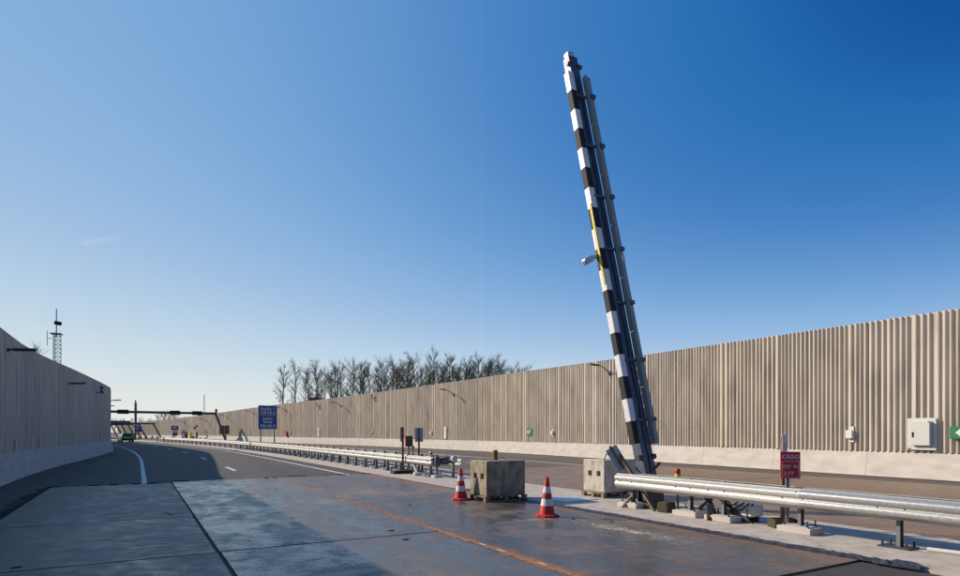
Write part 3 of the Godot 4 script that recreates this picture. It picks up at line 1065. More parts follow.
func make_rails() -> void:
	var p := MB.new()
	# C-shaped post with a spacer block
	p.box(Vector3(0, 0.36, 0), Vector3(0.09, 0.72, 0.006))
	p.box(Vector3(0.045, 0.36, 0.022), Vector3(0.006, 0.72, 0.05))
	p.box(Vector3(-0.045, 0.36, 0.022), Vector3(0.006, 0.72, 0.05))
	p.box(Vector3(0, 0.56, 0.0), Vector3(0.11, 0.22, 0.11), 0.008)
	p.box(Vector3(0, 0.595, 0.0), Vector3(0.31, 0.06, 0.06), 0.004)
	post_mesh = p.mesh()
	var f := MB.new()
	f.box(Vector3(0, 0.05, 0), Vector3(0.36, 0.10, 0.56), 0.008)
	f.box(Vector3(0, 0.108, 0), Vector3(0.28, 0.016, 0.44), 0.003)
	foot_mesh = f.mesh()
	var s := MB.new()
	s.tube([Vector3(0, 0, 0), Vector3(0, 0.11, 0)], [0.011], 8)
	s.tube([Vector3(0, 0.016, 0), Vector3(0, 0.042, 0)], [0.024], 6)
	stud_mesh = s.mesh()
	var b := MB.new()
	b.box(Vector3(0, 0.012, 0), Vector3(0.30, 0.024, 0.40), 0.004)
	for sx in [-1, 1]:
		for sz in [-1, 1]:
			b.tube([Vector3(sx * 0.11, 0.02, sz * 0.15), Vector3(sx * 0.11, 0.09, sz * 0.15)], [0.018], 6)
	plate_mesh = b.mesh()
	var bo := MB.new()
	bo.box(Vector3.ZERO, Vector3(0.03, 0.026, 0.026), 0.005)
	bolt_mesh = bo.mesh()
	# beside the near plates
	var near := rail("double galvanised guard rail in front of the raised barrier, with an open end", -12.0, 9.62, 9.05, -1.0, [-12.0, -6.6, -0.6, 5.42, 9.62], [9.32, 7.80, 7.05, 5.62, 4.20, 2.8, 1.4, 0.0, -1.4, -2.8, -4.2, -5.6], true, [M.galv_rough, M.galv_rough, M.galv_rough, M.galv], [1.12, 1.12, 1.12, 1.0])
	var back_cuts := [-12.0, -6.6, -0.6, 5.42, 9.35]
	for i in 4:
		var mb := MB.new()
		mb.sweep(beam_profile(1.0), frames_along(back_cuts[i], back_cuts[i + 1] + 0.05, 9.37 + 0.0015 * (i % 2), 2.0), true, true, 1.0)
		wpart(mb, "rail_beam", M.galv, near)
	# farther rail
	var posts := []
	var t := 19.35
	while t < 112.0:
		posts.append(t)
		t += 1.4 if t < 60 else 2.8
	var cuts := []
	t = 19.0
	while t < 113.0:
		cuts.append(t)
		t += 5.6
	rail("long galvanised guard rail with many posts beside the asphalt road", 19.0, 112.0, 9.1, -1.0, cuts, posts, false, [M.galv], [1.0])
	rail("long galvanised guard rail beyond the blue sign, facing the sunlit carriageway", 19.4, 112.0, 10.15, 1.0, cuts, posts.slice(1), false, [M.galv], [1.0])
	# dark folded end of the farther rail
	var e := road_at(18.95, 9.55)
	var en := thing("rail_terminal", "dark bolted end piece of the long guard rail", "rail terminal", e.origin, e.basis)
	var m1 := MB.new()
	m1.box(Vector3(-0.36, 0.60, 0.05), Vector3(0.18, 0.34, 0.30), 0.03)
	m1.box(Vector3(-0.1, 0.62, 0.16), Vector3(0.30, 0.26, 0.10), 0.03)
	m1.bar(Vector3(-0.40, 0.70, 0.1), Vector3(0.30, 0.55, 0.15), 0.08, 0.10, 0.01)
	part(m1, "end_shoe", M.dark_steel, en)
	var m2 := MB.new()
	m2.box(Vector3(0.30, 0.66, 0.12), Vector3(0.20, 0.24, 0.26), 0.04)
	part(m2, "bracket", M.galv, en)
	var m3 := MB.new()
	m3.bar(Vector3(-0.36, 0.035, 0.05), Vector3(-0.36, 0.5, 0.05), 0.09, 0.09, 0.01)
	m3.bar(Vector3(0.28, 0.035, 0.1), Vector3(0.28, 0.6, 0.1), 0.09, 0.09, 0.01)
	part(m3, "post", M.post, en)
	var m4 := MB.new()
	m4.box(Vector3(-0.36, 0.075, 0.05), Vector3(0.30, 0.08, 0.34), 0.01)
	part(m4, "footing", M.footing, en)


# ---------------------------------------------------------------- the raised barrier boom
# how the mast leans: its foot frame has x across the road and -z along it
func lean_basis(axis: Vector3) -> Basis:
	var y := axis.normalized()
	var z := (Vector3.BACK - y * y.z).normalized()
	return Basis(y.cross(z), y, z)

func boom(called: String, label: String, at: Transform3D, lean: Basis) -> Node3D:
	var b := thing(called, label, "barrier", at.origin, at.basis)
	var T := lean
	var arm := func(q: Vector3) -> Vector3: return Vector3(0, 0.15, 0) + T * q
	# foot: hinge housing on the strip
	var f := MB.new()
	f.box(Vector3(0, 0.05, 0), Vector3(0.7, 0.1, 0.7), 0.01)
	f.box(Vector3(0.0, 0.36, 0.17), Vector3(0.42, 0.55, 0.03), 0.006)
	f.box(Vector3(0.0, 0.36, -0.17), Vector3(0.42, 0.55, 0.03), 0.006)
	part(f, "foot", M.dark_steel, b)
	var ms := MB.new()
	var r0 := [Vector3(-0.14, 0, 0.13), Vector3(0.19, 0, 0.13), Vector3(0.19, 0, -0.12), Vector3(-0.14, 0, -0.12)]
	var r1 := [Vector3(-0.12, 10.78, 0.10), Vector3(0.15, 10.78, 0.10), Vector3(0.15, 10.78, -0.10), Vector3(-0.12, 10.78, -0.10)]
	for i in 4:
		var j := (i + 1) % 4
		ms.quad(arm.call(r0[i]), arm.call(r0[j]), arm.call(r1[j]), arm.call(r1[i]), T * (r0[i] + r0[j]))
	ms.quad(arm.call(r1[0]), arm.call(r1[1]), arm.call(r1[2]), arm.call(r1[3]), T * Vector3.UP)
	part(ms, "mast", M.mast, b)
	var cap := MB.new()
	cap.box(arm.call(Vector3(0.005, 10.86, 0)), Vector3(0.20, 0.16, 0.20), 0.04, T)
	part(cap, "top_cap", M.alu, b)
	for sx in [-1, 1]:
		var lug := MB.new()
		lug.tube([arm.call(Vector3(sx * 0.10, 10.52, 0.10)), arm.call(Vector3(sx * 0.22, 10.52, 0.10))], [0.055], 10)
		part(lug, "lug", M.dark_steel, b)
		var pin := MB.new()
		pin.tube([arm.call(Vector3(sx * 0.14, 0.92, 0.10)), arm.call(Vector3(sx * 0.26, 0.92, 0.10))], [0.06], 12)
		part(pin, "hinge_pin", M.dark_steel, b)
	# striped angle along the side of the carriageway
	var step := 0.5025
	for k in 18:
		var m := MB.new()
		var y := 1.22 + step * k
		var ym := y + step / 2.0
		var xo := -0.315 + ym * 0.004
		m.box(arm.call(Vector3(xo, ym, 0.075)), Vector3(0.012, step - 0.003, 0.15), 0.003, T)
		m.box(arm.call(Vector3(xo + 0.076, ym, 0.155)), Vector3(0.15, step - 0.003, 0.012), 0.003, T)
		part(m, "striped_panel", M.black if k % 2 == 0 else M.white, b)
	# bare channel on the other side
	var y := 1.18
	for q in 7:
		var m := MB.new()
		var y1 := y + 1.29
		var xo := 0.197 - y * 0.003
		var yc := (y + y1) / 2.0
		m.box(arm.call(Vector3(xo, yc, 0.20)), Vector3(0.012, y1 - y - 0.012, 0.15), 0.003, T)
		m.box(arm.call(Vector3(xo + 0.085, yc, 0.205)), Vector3(0.15, y1 - y - 0.012, 0.012), 0.003, T)
		m.box(arm.call(Vector3(xo + 0.165, yc, 0.15)), Vector3(0.012, y1 - y - 0.012, 0.12), 0.003, T)
		part(m, "edge_profile", M.profile, b)
		y = y1
	# brackets
	for yb in [1.74, 3.10, 4.45, 5.75, 7.05, 8.35, 9.65]:
		var m := MB.new()
		m.box(arm.call(Vector3(0.06, yb, 0.15)), Vector3(0.46, 0.06, 0.05), 0.006, T)
		m.box(arm.call(Vector3(0.27, yb - 0.02, 0.24)), Vector3(0.15, 0.09, 0.10), 0.006, T)
		part(m, "bracket", M.mast, b)
	return b

func make_boom() -> void:
	var at := road_at(9.2, 9.62, 0.035)
	var T := lean_basis(Vector3(-0.43, 8.89, -1.80))
	var b := boom("barrier_boom", "tall raised barrier boom with black and white stripes leaning over the guard rail", at, T)
	var arm := func(q: Vector3) -> Vector3: return Vector3(0, 0.15, 0) + T * q
	# yellow scale with fine marks
	var ys := MB.new()
	ys.box(arm.call(Vector3(-0.302, 5.86, 0.118)), Vector3(0.03, 1.95, 0.062), 0.002, T)
	var yt := part(ys, "yellow_scale", M.yellow, b)
	var tick := MB.new()
	for i in 30:
		tick.box(arm.call(Vector3(-0.3185, 4.95 + i * 0.062, 0.118 - (0.010 if i % 2 else 0.0))), Vector3(0.003, 0.006, 0.045 if i % 2 == 0 else 0.024), 0.0, T)
	part(tick, "scale_mark", M.black, yt).set_meta("kind", "stuff")
	# lamp on a short arm
	var cm := MB.new()
	cm.bar(arm.call(Vector3(-0.30, 5.62, 0.02)), arm.call(Vector3(-0.50, 5.52, 0.02)), 0.10, 0.10, 0.01)
	cm.bar(arm.call(Vector3(-0.46, 5.54, 0.02)), arm.call(Vector3(-0.72, 5.40, 0.02)), 0.14, 0.14, 0.03)
	part(cm, "warning_light", M.sign_back, b)
	var lamp := MB.new()
	lamp.box(arm.call(Vector3(0.21, 5.45, 0.30)), Vector3(0.10, 0.16, 0.08), 0.03, T)
	part(lamp, "lamp", M.alu, b)
	var cable := MB.new()
	var cp := []
	for i in 24:
		cp.append(arm.call(Vector3(0.02 + 0.02 * sin(i * 1.9), 0.5 + i * 0.42, 0.135 + 0.01 * sin(i * 2.7))))
	cable.tube(cp, [0.012], 6)
	part(cable, "cable", M.rubber, b)
	# a second one far down the road
	var far := road_at(143.0, 12.0)
	far.basis = far.basis.scaled(Vector3.ONE * 0.76)
	boom("barrier_boom", "distant raised barrier boom standing upright beyond the sign gantry", far, lean_basis(Vector3.UP))


# ---------------------------------------------------------------- blocks, pallets, cones
func pallet(at: Transform3D, label: String) -> Node3D:
	var p := thing("pallet", label, "pallet", at.origin, at.basis)
	for i in 3:
		var m := MB.new()
		m.box(Vector3(0, 0.011, -0.36 + 0.36 * i), Vector3(1.16, 0.022, 0.10), 0.003)
		part(m, "bottom_board", M.pallet, p)
		for j in 3:
			var bl := MB.new()
			bl.box(Vector3(-0.53 + 0.53 * j, 0.063, -0.36 + 0.36 * i), Vector3(0.10, 0.078, 0.10), 0.004)
			part(bl, "spacer_block", M.pallet, p)
	for j in 5:
		var m := MB.new()
		m.box(Vector3(-0.53 + 0.265 * j, 0.114, 0), Vector3(0.12, 0.022, 0.84), 0.003)
		part(m, "top_board", M.pallet, p)
	return p

# a cast block with two fork slots in its left end
func cast_block(label: String, at: Transform3D, m: Material, sx: float, sy: float, sz: float) -> Node3D:
	var b := thing("concrete_block", label, "concrete block", at.origin, at.basis)
	var mb := MB.new()
	var hx := sx / 2.0
	var hz := sz / 2.0
	var c := 0.02
	var holes := [[0.46, -0.14], [0.46, 0.18]]   # height, along z
	var hy := 0.065
	var hw := 0.075
	var ys := [c, 0.46 - hy, 0.46 + hy, sy - c]
	var zs := [-hz + c, -0.14 - hw, -0.14 + hw, 0.18 - hw, 0.18 + hw, hz - c]
	for i in ys.size() - 1:
		for j in zs.size() - 1:
			var a := Vector3(-hx, ys[i], zs[j])
			var d := Vector3(-hx, ys[i + 1], zs[j])
			var e := Vector3(-hx, ys[i + 1], zs[j + 1])
			var g := Vector3(-hx, ys[i], zs[j + 1])
			if i == 1 and (j == 1 or j == 3):
				var deep := Vector3(0.35, 0, 0)
				mb.quad(a, d, d + deep, a + deep, Vector3(0, 0, 1))
				mb.quad(g, e, e + deep, g + deep, Vector3(0, 0, -1))
				mb.quad(a, g, g + deep, a + deep, Vector3.UP)
				mb.quad(d, e, e + deep, d + deep, Vector3.DOWN)
				mb.quad(a + deep, d + deep, e + deep, g + deep, Vector3.LEFT)
			else:
				mb.quad(a, d, e, g, Vector3.LEFT)
	# other faces and chamfers, slightly uneven
	var P := func(x: float, y: float, z: float) -> Vector3: return Vector3(x, y, z)
	mb.quad(P.call(hx, c, -hz + c), P.call(hx, sy - c, -hz + c), P.call(hx, sy - c, hz - c), P.call(hx, c, hz - c), Vector3.RIGHT)
	for s in [-1.0, 1.0]:
		mb.quad(P.call(-hx + c, c, s * hz), P.call(hx - c, c, s * hz), P.call(hx - c, sy - c, s * hz), P.call(-hx + c, sy - c, s * hz), Vector3(0, 0, s))
		for q in [-1.0, 1.0]:
			mb.quad(P.call(q * hx, c, s * (hz - c)), P.call(q * hx, sy - c, s * (hz - c)), P.call(q * (hx - c), sy - c, s * hz), P.call(q * (hx - c), c, s * hz), Vector3(q, 0, s))
		for yy in [[c, 0.0], [sy - c, sy]]:
			var up := Vector3.UP * (1.0 if yy[1] > 0.1 else -1.0)
			mb.quad(P.call(-hx + c, yy[0], s * hz), P.call(hx - c, yy[0], s * hz), P.call(hx - c, yy[1], s * (hz - c)), P.call(-hx + c, yy[1], s * (hz - c)), Vector3(0, 0, s) + up)
			mb.quad(P.call(s * hx, yy[0], -hz + c), P.call(s * hx, yy[0], hz - c), P.call(s * (hx - c), yy[1], hz - c), P.call(s * (hx - c), yy[1], -hz + c), Vector3(s, 0, 0) + up)
			for q in [-1.0, 1.0]:
				mb.tri(P.call(q * hx, yy[0], s * (hz - c)), P.call(q * (hx - c), yy[0], s * hz), P.call(q * (hx - c), yy[1], s * (hz - c)), Vector3(q, 0, s) + up)
	mb.quad(P.call(-hx + c, sy, -hz + c), P.call(hx - c, sy, -hz + c), P.call(hx - c, sy, hz - c), P.call(-hx + c, sy, hz - c), Vector3.UP)
	mb.quad(P.call(-hx + c, 0, -hz + c), P.call(hx - c, 0, -hz + c), P.call(hx - c, 0, hz - c), P.call(-hx + c, 0, hz - c), Vector3.DOWN)
	part(mb, "body", m, b)
	return b

func cone(label: String, at: Vector3, turn: float) -> void:
	var c := thing("traffic_cone", label, "traffic cone", at, Basis(Vector3.UP, turn), "red and white traffic cones")
	var base := MB.new()
	# square foot with clipped corners
	var ring := []
	for i in 8:
		var a := TAU * (i + 0.5) / 8.0
		var r := 0.235
		ring.append(Vector3(cos(a) * r, 0, sin(a) * r))
	for i in 8:
		var j := (i + 1) % 8
		var up := Vector3.UP * 0.03
		base.quad(ring[i], ring[j], ring[j] + up, ring[i] + up, ring[i] + ring[j])
		base.quad(ring[i] + up, ring[j] + up, ring[j] * 0.72 + up * 1.7, ring[i] * 0.72 + up * 1.7, Vector3.UP)
		base.tri(ring[i] * 0.72 + up * 1.7, ring[j] * 0.72 + up * 1.7, up * 1.7, Vector3.UP)
	part(base, "foot", M.cone_red, c)
	var rad := func(y: float) -> float: return lerpf(0.150, 0.035, (y - 0.05) / 0.68)
	var lev := [0.05, 0.21, 0.34, 0.455, 0.575, 0.73]
	for k in 5:
		var m := MB.new()
		var prof := []
		var off := 0.0025 if k % 2 == 1 else 0.0
		if k == 0:
			prof.append(Vector2(0.165, 0.045))
		prof.append(Vector2(rad.call(lev[k]) + off, lev[k]))
		prof.append(Vector2(rad.call(lev[k + 1]) + off, lev[k + 1]))
		if k == 4:
			prof += [Vector2(0.033, 0.75), Vector2(0.028, 0.758), Vector2(0.02, 0.758), Vector2(0.018, 0.70)]
		m.lathe(prof, 28)
		part(m, "white_band" if k % 2 == 1 else "red_band", M.white if k % 2 == 1 else M.cone_red, c)

func make_blocks_and_cones() -> void:
	var p1 := road_at(12.12, 7.53, 0.024)
	pallet(p1, "weathered wooden pallet under the dark-faced concrete block")
	cast_block("stained grey concrete block with a rusty pipe on top, standing beside two cones", p1.translated_local(Vector3(0, 0.126, 0)), M.block, 1.08, 0.82, 0.80)
	var pi := thing("pipe_stub", "short rusty pipe standing on the stained concrete block", "pipe", (p1 * Vector3(0.0, 0.946, -0.1)))
	var m := MB.new()
	m.tube([Vector3(0, 0, 0), Vector3(0.0, 0.24, 0.0)], [0.055], 12)
	part(m, "pipe", M.rust, pi)
	var w := MB.new()
	w.tube([Vector3(0.02, 0.0, 0.05), Vector3(0.16, 0.06, 0.06), Vector3(0.26, 0.01, 0.02)], [0.008], 5)
	w.tube([Vector3(-0.05, 0.0, 0.03), Vector3(-0.2, 0.04, 0.06), Vector3(-0.32, 0.01, 0.08)], [0.008], 5)
	part(w, "wire", M.rust, pi)
	var p2 := road_at(11.3, 10.38, 0.037)
	pallet(p2, "dark wooden pallet under the pale concrete block")
	cast_block("pale concrete block with two square holes behind the end of the guard rail", p2.translated_local(Vector3(0, 0.126, 0)), M.block_pale, 1.08, 0.80, 0.80)
	cone("red and white cone touching the lit side of the stained concrete block", road(12.49, 6.72, 0.024), 0.3)
	cone("red and white cone standing alone on the rusty plate", road(9.20, 6.84, 0.024), 0.9)


# ---------------------------------------------------------------- things on the concrete strip
func make_strip_things() -> void:
	var Y := 0.036
	# red board with lettering, on a grey pole
	var bt := road_at(5.85, 9.30, Y, -0.72)
	var r := thing("notice_board", "red notice board reading CADO on a grey pole behind the guard rail", "sign", bt.origin, bt.basis)
	var pole := MB.new()
	pole.box(Vector3(-0.03, 0.60, 0), Vector3(0.05, 1.2, 0.05), 0.004)
	part(pole, "pole", M.post, r)
	var pl := MB.new()
	pl.box(Vector3(0, 1.07, 0.04), Vector3(0.30, 0.44, 0.03), 0.004)
	part(pl, "panel", M.red, r)
	var fr := MB.new()
	for q in [[0.0, 1.135, 0.25, 0.006], [0.0, 0.872, 0.25, 0.006]]:
		fr.box(Vector3(q[0], q[1], 0.057), Vector3(q[2], q[3], 0.004))
	for x in [-0.125, 0.125]:
		fr.box(Vector3(x, 1.0035, 0.057), Vector3(0.006, 0.263, 0.004))
	for q in [[-0.055, 1.078], [-0.055, 1.018]]:
		fr.box(Vector3(q[0], q[1], 0.057), Vector3(0.115, 0.004, 0.004))
	part(fr, "frame_line", M.white, r)
	lettering("CADO", 0.068, r, Transform3D(Basis.IDENTITY, Vector3(0, 1.208, 0.0575)), M.white)
	lettering("WACHT", 0.026, r, Transform3D(Basis.IDENTITY, Vector3(-0.055, 1.048, 0.0575)), M.white)
	lettering("8u", 0.040, r, Transform3D(Basis.IDENTITY, Vector3(0.08, 1.048, 0.0575)), M.white)
	lettering("3.17", 0.056, r, Transform3D(Basis.IDENTITY, Vector3(-0.028, 0.935, 0.0575)), M.white)
	# wooden stake with a white strip behind it
	var wt := road_at(6.07, 9.46, Y, -0.5)
	var st := thing("wooden_stake", "wooden stake with a white label strip behind the red notice board", "stake", wt.origin, wt.basis)
	var sm := MB.new()
	sm.box(Vector3(0, 0.79, 0), Vector3(0.055, 1.50, 0.055), 0.004)
	part(sm, "post", M.wood, st)
	var sl := MB.new()
	sl.box(Vector3(0.02, 1.40, 0.032), Vector3(0.085, 0.34, 0.006), 0.0)
	part(sl, "label_strip", M.white, st)
	var sr := MB.new()
	for y in [1.34, 1.40]:
		sr.box(Vector3(0.02, y, 0.036), Vector3(0.016, 0.03, 0.003))
	part(sr, "mark", M.red, st)
	var bs := MB.new()
	for x in [-0.115, 0.115]:
		bs.box(Vector3(x, 0.075, 0.0), Vector3(0.17, 0.15, 0.26), 0.012)
	bs.box(Vector3(0, 0.13, 0.0), Vector3(0.40, 0.04, 0.24), 0.008)
	bs.box(Vector3(0, 0.02, 0.0), Vector3(0.40, 0.04, 0.24), 0.008)
	part(bs, "foot", M.moss_wood, st)
	# leaning sign seen from behind on crossed stakes
	var lt := road_at(10.0, 9.30, Y)
	var ls := thing("leaning_sign", "back of an aluminium sign leaning on crossed wooden stakes at the rail's end", "sign", lt.origin, lt.basis)
	var tilt := Basis(Vector3.UP, -0.55) * Basis(Vector3(0, 0, 1), 0.55)
	var lc := Vector3(-0.06, 1.04, 0.16)
	var lp := MB.new()
	lp.box(lc, Vector3(0.27, 0.52, 0.006), 0.0, tilt)
	for sx in [-1.0, 1.0]:
		lp.box(lc + tilt * Vector3(sx * 0.13, 0, 0.012), Vector3(0.012, 0.52, 0.024), 0.0, tilt)
	part(lp, "panel", M.sign_back, ls)
	var lr := MB.new()
	lr.box(lc + tilt * Vector3(0, 0, 0.022), Vector3(0.06, 0.60, 0.03), 0.004, tilt)
	part(lr, "stiffener", M.wood, ls)
	for q in [[Vector3(0.585, 0.95, 0.825), Vector3(-0.35, 0.0, 0.63)], [Vector3(0.02, 1.14, 0.15), Vector3(-0.19, 0.0, 1.40)]]:
		var sk := MB.new()
		sk.bar(q[0], q[1], 0.06, 0.04, 0.003)
		part(sk, "stake", M.wood, ls)
	var wr := MB.new()
	wr.tube([Vector3(-0.20, 1.12, 0.1), Vector3(-0.32, 1.12, 0.1), Vector3(-0.38, 0.98, 0.1)], [0.012], 6)
	part(wr, "wire", M.black, ls)
	# dark timber block at the stakes' foot
	var kb := road_at(8.42, 9.25, Y, 0.15)
	var ke := thing("timber_block", "dark mossy timber block on the concrete strip beneath the rail", "timber", kb.origin, kb.basis)
	var km := MB.new()
	km.box(Vector3(0, 0.10, 0), Vector3(0.30, 0.20, 0.24), 0.015)
	part(km, "block", M.moss_wood, ke)
	# hinge machinery of the barrier under the rail
	var ht := road_at(7.3, 9.2, Y)
	var hm := thing("barrier_machinery", "dark struts, hoses and a jack below the guard rail at the barrier", "machinery", ht.origin, ht.basis)
	var legs := [[Vector3(-0.08, 0.0, 0.16), Vector3(0.12, 0.52, -0.25), 0.09], [Vector3(0.2, 0.05, -0.55), Vector3(0.1, 0.50, 0.1), 0.05], [Vector3(0.15, 0.12, 0.50), Vector3(0.12, 0.50, -0.1), 0.05]]
	for q in legs:
		var sb := MB.new()
		sb.bar(q[0], q[1], q[2], q[2], 0.006)
		part(sb, "strut", M.dark_steel, hm)
	var jk := MB.new()
	jk.bar(Vector3(-0.16, 0.0, 0.12), Vector3(-0.02, 0.27, -0.02), 0.14, 0.10, 0.02)
	part(jk, "jack", M.rubber, hm)
	var jb := MB.new()
	jb.box(Vector3(0.25, 0.09, 0.25), Vector3(0.16, 0.18, 0.18), 0.03)
	part(jb, "pump", M.rubber, hm)
	for q in 4:
		var hs := MB.new()
		var pts := []
		for i in 9:
			var f := i / 8.0
			pts.append(Vector3(0.05 + 0.04 * q + 0.03 * sin(f * 7 + q), 0.50 - 0.36 * sin(f * PI) * (0.6 + 0.13 * q), 0.65 * f + 0.02 + 0.05 * q))
		hs.tube(pts, [0.014], 6)
		part(hs, "hose", M.rubber, hm)
	# white box on the strip
	var wb := road_at(6.75, 9.52, Y)
	var wx := thing("junction_box", "white plastic box with cables behind the guard rail", "box", wb.origin, wb.basis)
	var wm := MB.new()
	wm.box(Vector3(0, 0.21, 0), Vector3(0.34, 0.20, 0.36), 0.02)
	part(wm, "housing", M.offwhite, wx)
	for x in [-0.17, 0.17]:
		var wl := MB.new()
		wl.box(Vector3(x * 0.8, 0.055, 0), Vector3(0.05, 0.11, 0.2), 0.004)
		part(wl, "leg", M.dark_steel, wx)
	var wc := MB.new()
	wc.tube([Vector3(-0.16, 0.24, 0.08), Vector3(-0.26, 0.22, 0.14), Vector3(-0.28, 0.10, 0.18), Vector3(-0.22, 0.012, 0.24)], [0.013], 6)
	part(wc, "cable", M.black, wx)
	# beacons
	beacon(road(8.35, 9.5, Y), 0.80, "small red and yellow warning lamp peeping over the near guard rail")
	beacon(road(21.9, 9.6, Y), 0.98, "red warning lamp between two sign backs at the far rail")
	beacon(road(19.9, 9.45, Y), 0.82, "red and amber warning lamp near the dark rail end piece")
	# white pipe on the strip
	var pt := thing("conduit_pipe", "pale plastic pipe lying on the concrete strip", "pipe", road(3.95, 9.05, Y))
	var pm := MB.new()
	pm.tube([road(3.86, 9.24, Y + 0.03), road(3.2, 9.36, Y + 0.03), road(1.0, 9.75, Y + 0.03)], [0.03], 12)
	wpart(pm, "pipe", M.offwhite, pt)
	# grit and crumbs of concrete swept along the strip
	var grit := MB.new()
	var gr := RandomNumberGenerator.new()
	gr.seed = 31
	for k in 420:
		var gt := gr.randf_range(2.0, 24.0)
		var gn: float = [8.16 + absf(gr.randfn(0.0, 0.08)), 10.5 - absf(gr.randfn(0.0, 0.12)), gr.randf_range(8.2, 10.5)][k % 3]
		var sz := gr.randf_range(0.004, 0.015)
		var c0 := road(gt, gn, 0.035 + sz * 0.35)
		var q := Basis.from_euler(Vector3(gr.randf() * 6.0, gr.randf() * 6.0, gr.randf() * 6.0))
		var vs := [Vector3(1, -0.5, 0), Vector3(-0.6, -0.5, 0.9), Vector3(-0.5, -0.5, -0.8), Vector3(0, 0.8, 0.1)]
		for f in [[0, 1, 2], [0, 1, 3], [1, 2, 3], [2, 0, 3]]:
			var a3: Vector3 = q * vs[f[0]] * sz
			var b3: Vector3 = q * vs[f[1]] * sz
			var d3: Vector3 = q * vs[f[2]] * sz
			grit.tri(c0 + a3, c0 + b3, c0 + d3, a3 + b3 + d3)
	var gs := structure(grit, "gravel", M.strip, false, "stuff")
	gs.set_meta("label", "pale grit and concrete crumbs scattered on the strip")
	gs.set_meta("category", "gravel")
	# pale sheet lying in front of the pale block
	var pq := road_at(11.3, 9.0, Y + 0.001, 0.05)
	var sh := thing("metal_sheet", "pale blue-white metal sheet lying flat between the two concrete blocks", "sheet", pq.origin, pq.basis)
	var sq := MB.new()
	sq.box(Vector3(0, 0.006, 0), Vector3(1.0, 0.012, 1.1), 0.002)
	part(sq, "sheet", mat(lin(0.52, 0.55, 0.58), 0.4, 0.2), sh)
	# signs seen from behind at the far rail's end
	sign_back("narrow sign back on a wooden post in a black foot beside the far rail end", road_at(21.4, 8.95, Y), Vector2(0.26, 0.56), 1.52, M.wood, true, 0.75)
	sign_back("sky-tinted sign back on a dark post behind the far rail end", road_at(21.66, 9.75, Y), Vector2(0.32, 0.56), 1.50, M.wood, false, -0.5)
	var rb := road_at(22.1, 9.5, Y, -0.2)
	var rs := thing("signal_head", "small red-edged grey signal box between the two sign backs", "signal", rb.origin, rb.basis)
	var rm := MB.new()
	rm.box(Vector3(0, 1.24, 0), Vector3(0.24, 0.44, 0.14), 0.02)
	part(rm, "housing", M.dark_steel, rs)
	var rr := MB.new()
	rr.box(Vector3(0.135, 1.24, 0), Vector3(0.03, 0.44, 0.16), 0.004)
	rr.box(Vector3(-0.135, 1.24, 0), Vector3(0.03, 0.44, 0.16), 0.004)
	part(rr, "red_edge", M.red, rs)
	var rp := MB.new()
	rp.box(Vector3(0, 0.52, 0), Vector3(0.06, 1.04, 0.06), 0.004)
	part(rp, "post", M.post, rs)
	# white struts under the far rail end
	var wt2 := road_at(20.6, 9.1, Y)
	var ws := thing("rail_prop", "white diagonal prop under the far guard rail end", "prop", wt2.origin, wt2.basis)
	var wm2 := MB.new()
	wm2.bar(Vector3(-0.1, 0.02, 0.5), Vector3(0.06, 0.42, -0.3), 0.07, 0.05, 0.004)
	part(wm2, "strut", M.offwhite, ws)
	var wm3 := MB.new()
	wm3.box(Vector3(-0.12, 0.06, 0.5), Vector3(0.28, 0.12, 0.2), 0.03)
	part(wm3, "foot", M.offwhite, ws)
	# blue radio sign
	var bs2 := road_at(52.0, 9.85, Y)
	var bl := thing("road_sign", "blue road sign on two posts listing radio stations", "road sign", bs2.origin, bs2.basis)
	var bp := MB.new()
	bp.box(Vector3(0, 2.86, 0.05), Vector3(1.52, 2.0, 0.03), 0.004)
	part(bp, "panel", M.blue, bl)
	for x in [-0.56, 0.56]:
		var po := MB.new()
		po.tube([Vector3(x, 0, 0), Vector3(x, 3.75, 0)], [0.055], 10)
		part(po, "post", M.post, bl)
	var ln := MB.new()
	ln.box(Vector3(0, 3.02, 0.068), Vector3(1.22, 0.03, 0.004))
	part(ln, "divider", M.white, bl)
	var rows := [["Radio 1", 3.56, 0.24], ["FM 98.6", 3.24, 0.24], ["Radio", 2.74, 0.22], ["West", 2.46, 0.22], ["FM 89.3", 2.12, 0.24]]
	for q in rows:
		lettering(q[0], q[2], bl, Transform3D(Basis.IDENTITY, Vector3(0, q[1], 0.069)), M.white)

func beacon(at: Vector3, h: float, label: String) -> void:
	var b := thing("warning_lamp", label, "warning lamp", at, Basis.IDENTITY, "small warning lamps on the strip")
	var p := MB.new()
	p.box(Vector3(0, (h - 0.1) / 2.0, 0), Vector3(0.04, h - 0.1, 0.04))
	part(p, "post", M.post, b)
	var y := MB.new()
	y.lathe([Vector2(0.0, h - 0.1), Vector2(0.06, h - 0.1), Vector2(0.06, h - 0.03), Vector2(0.0, h - 0.03)], 14)
	part(y, "housing", M.yellow, b)
	var r := MB.new()
	r.lathe([Vector2(0.052, h - 0.029), Vector2(0.055, h + 0.03), Vector2(0.038, h + 0.065), Vector2(0.0, h + 0.08)], 14)
	part(r, "lens", M.lens_red, b)

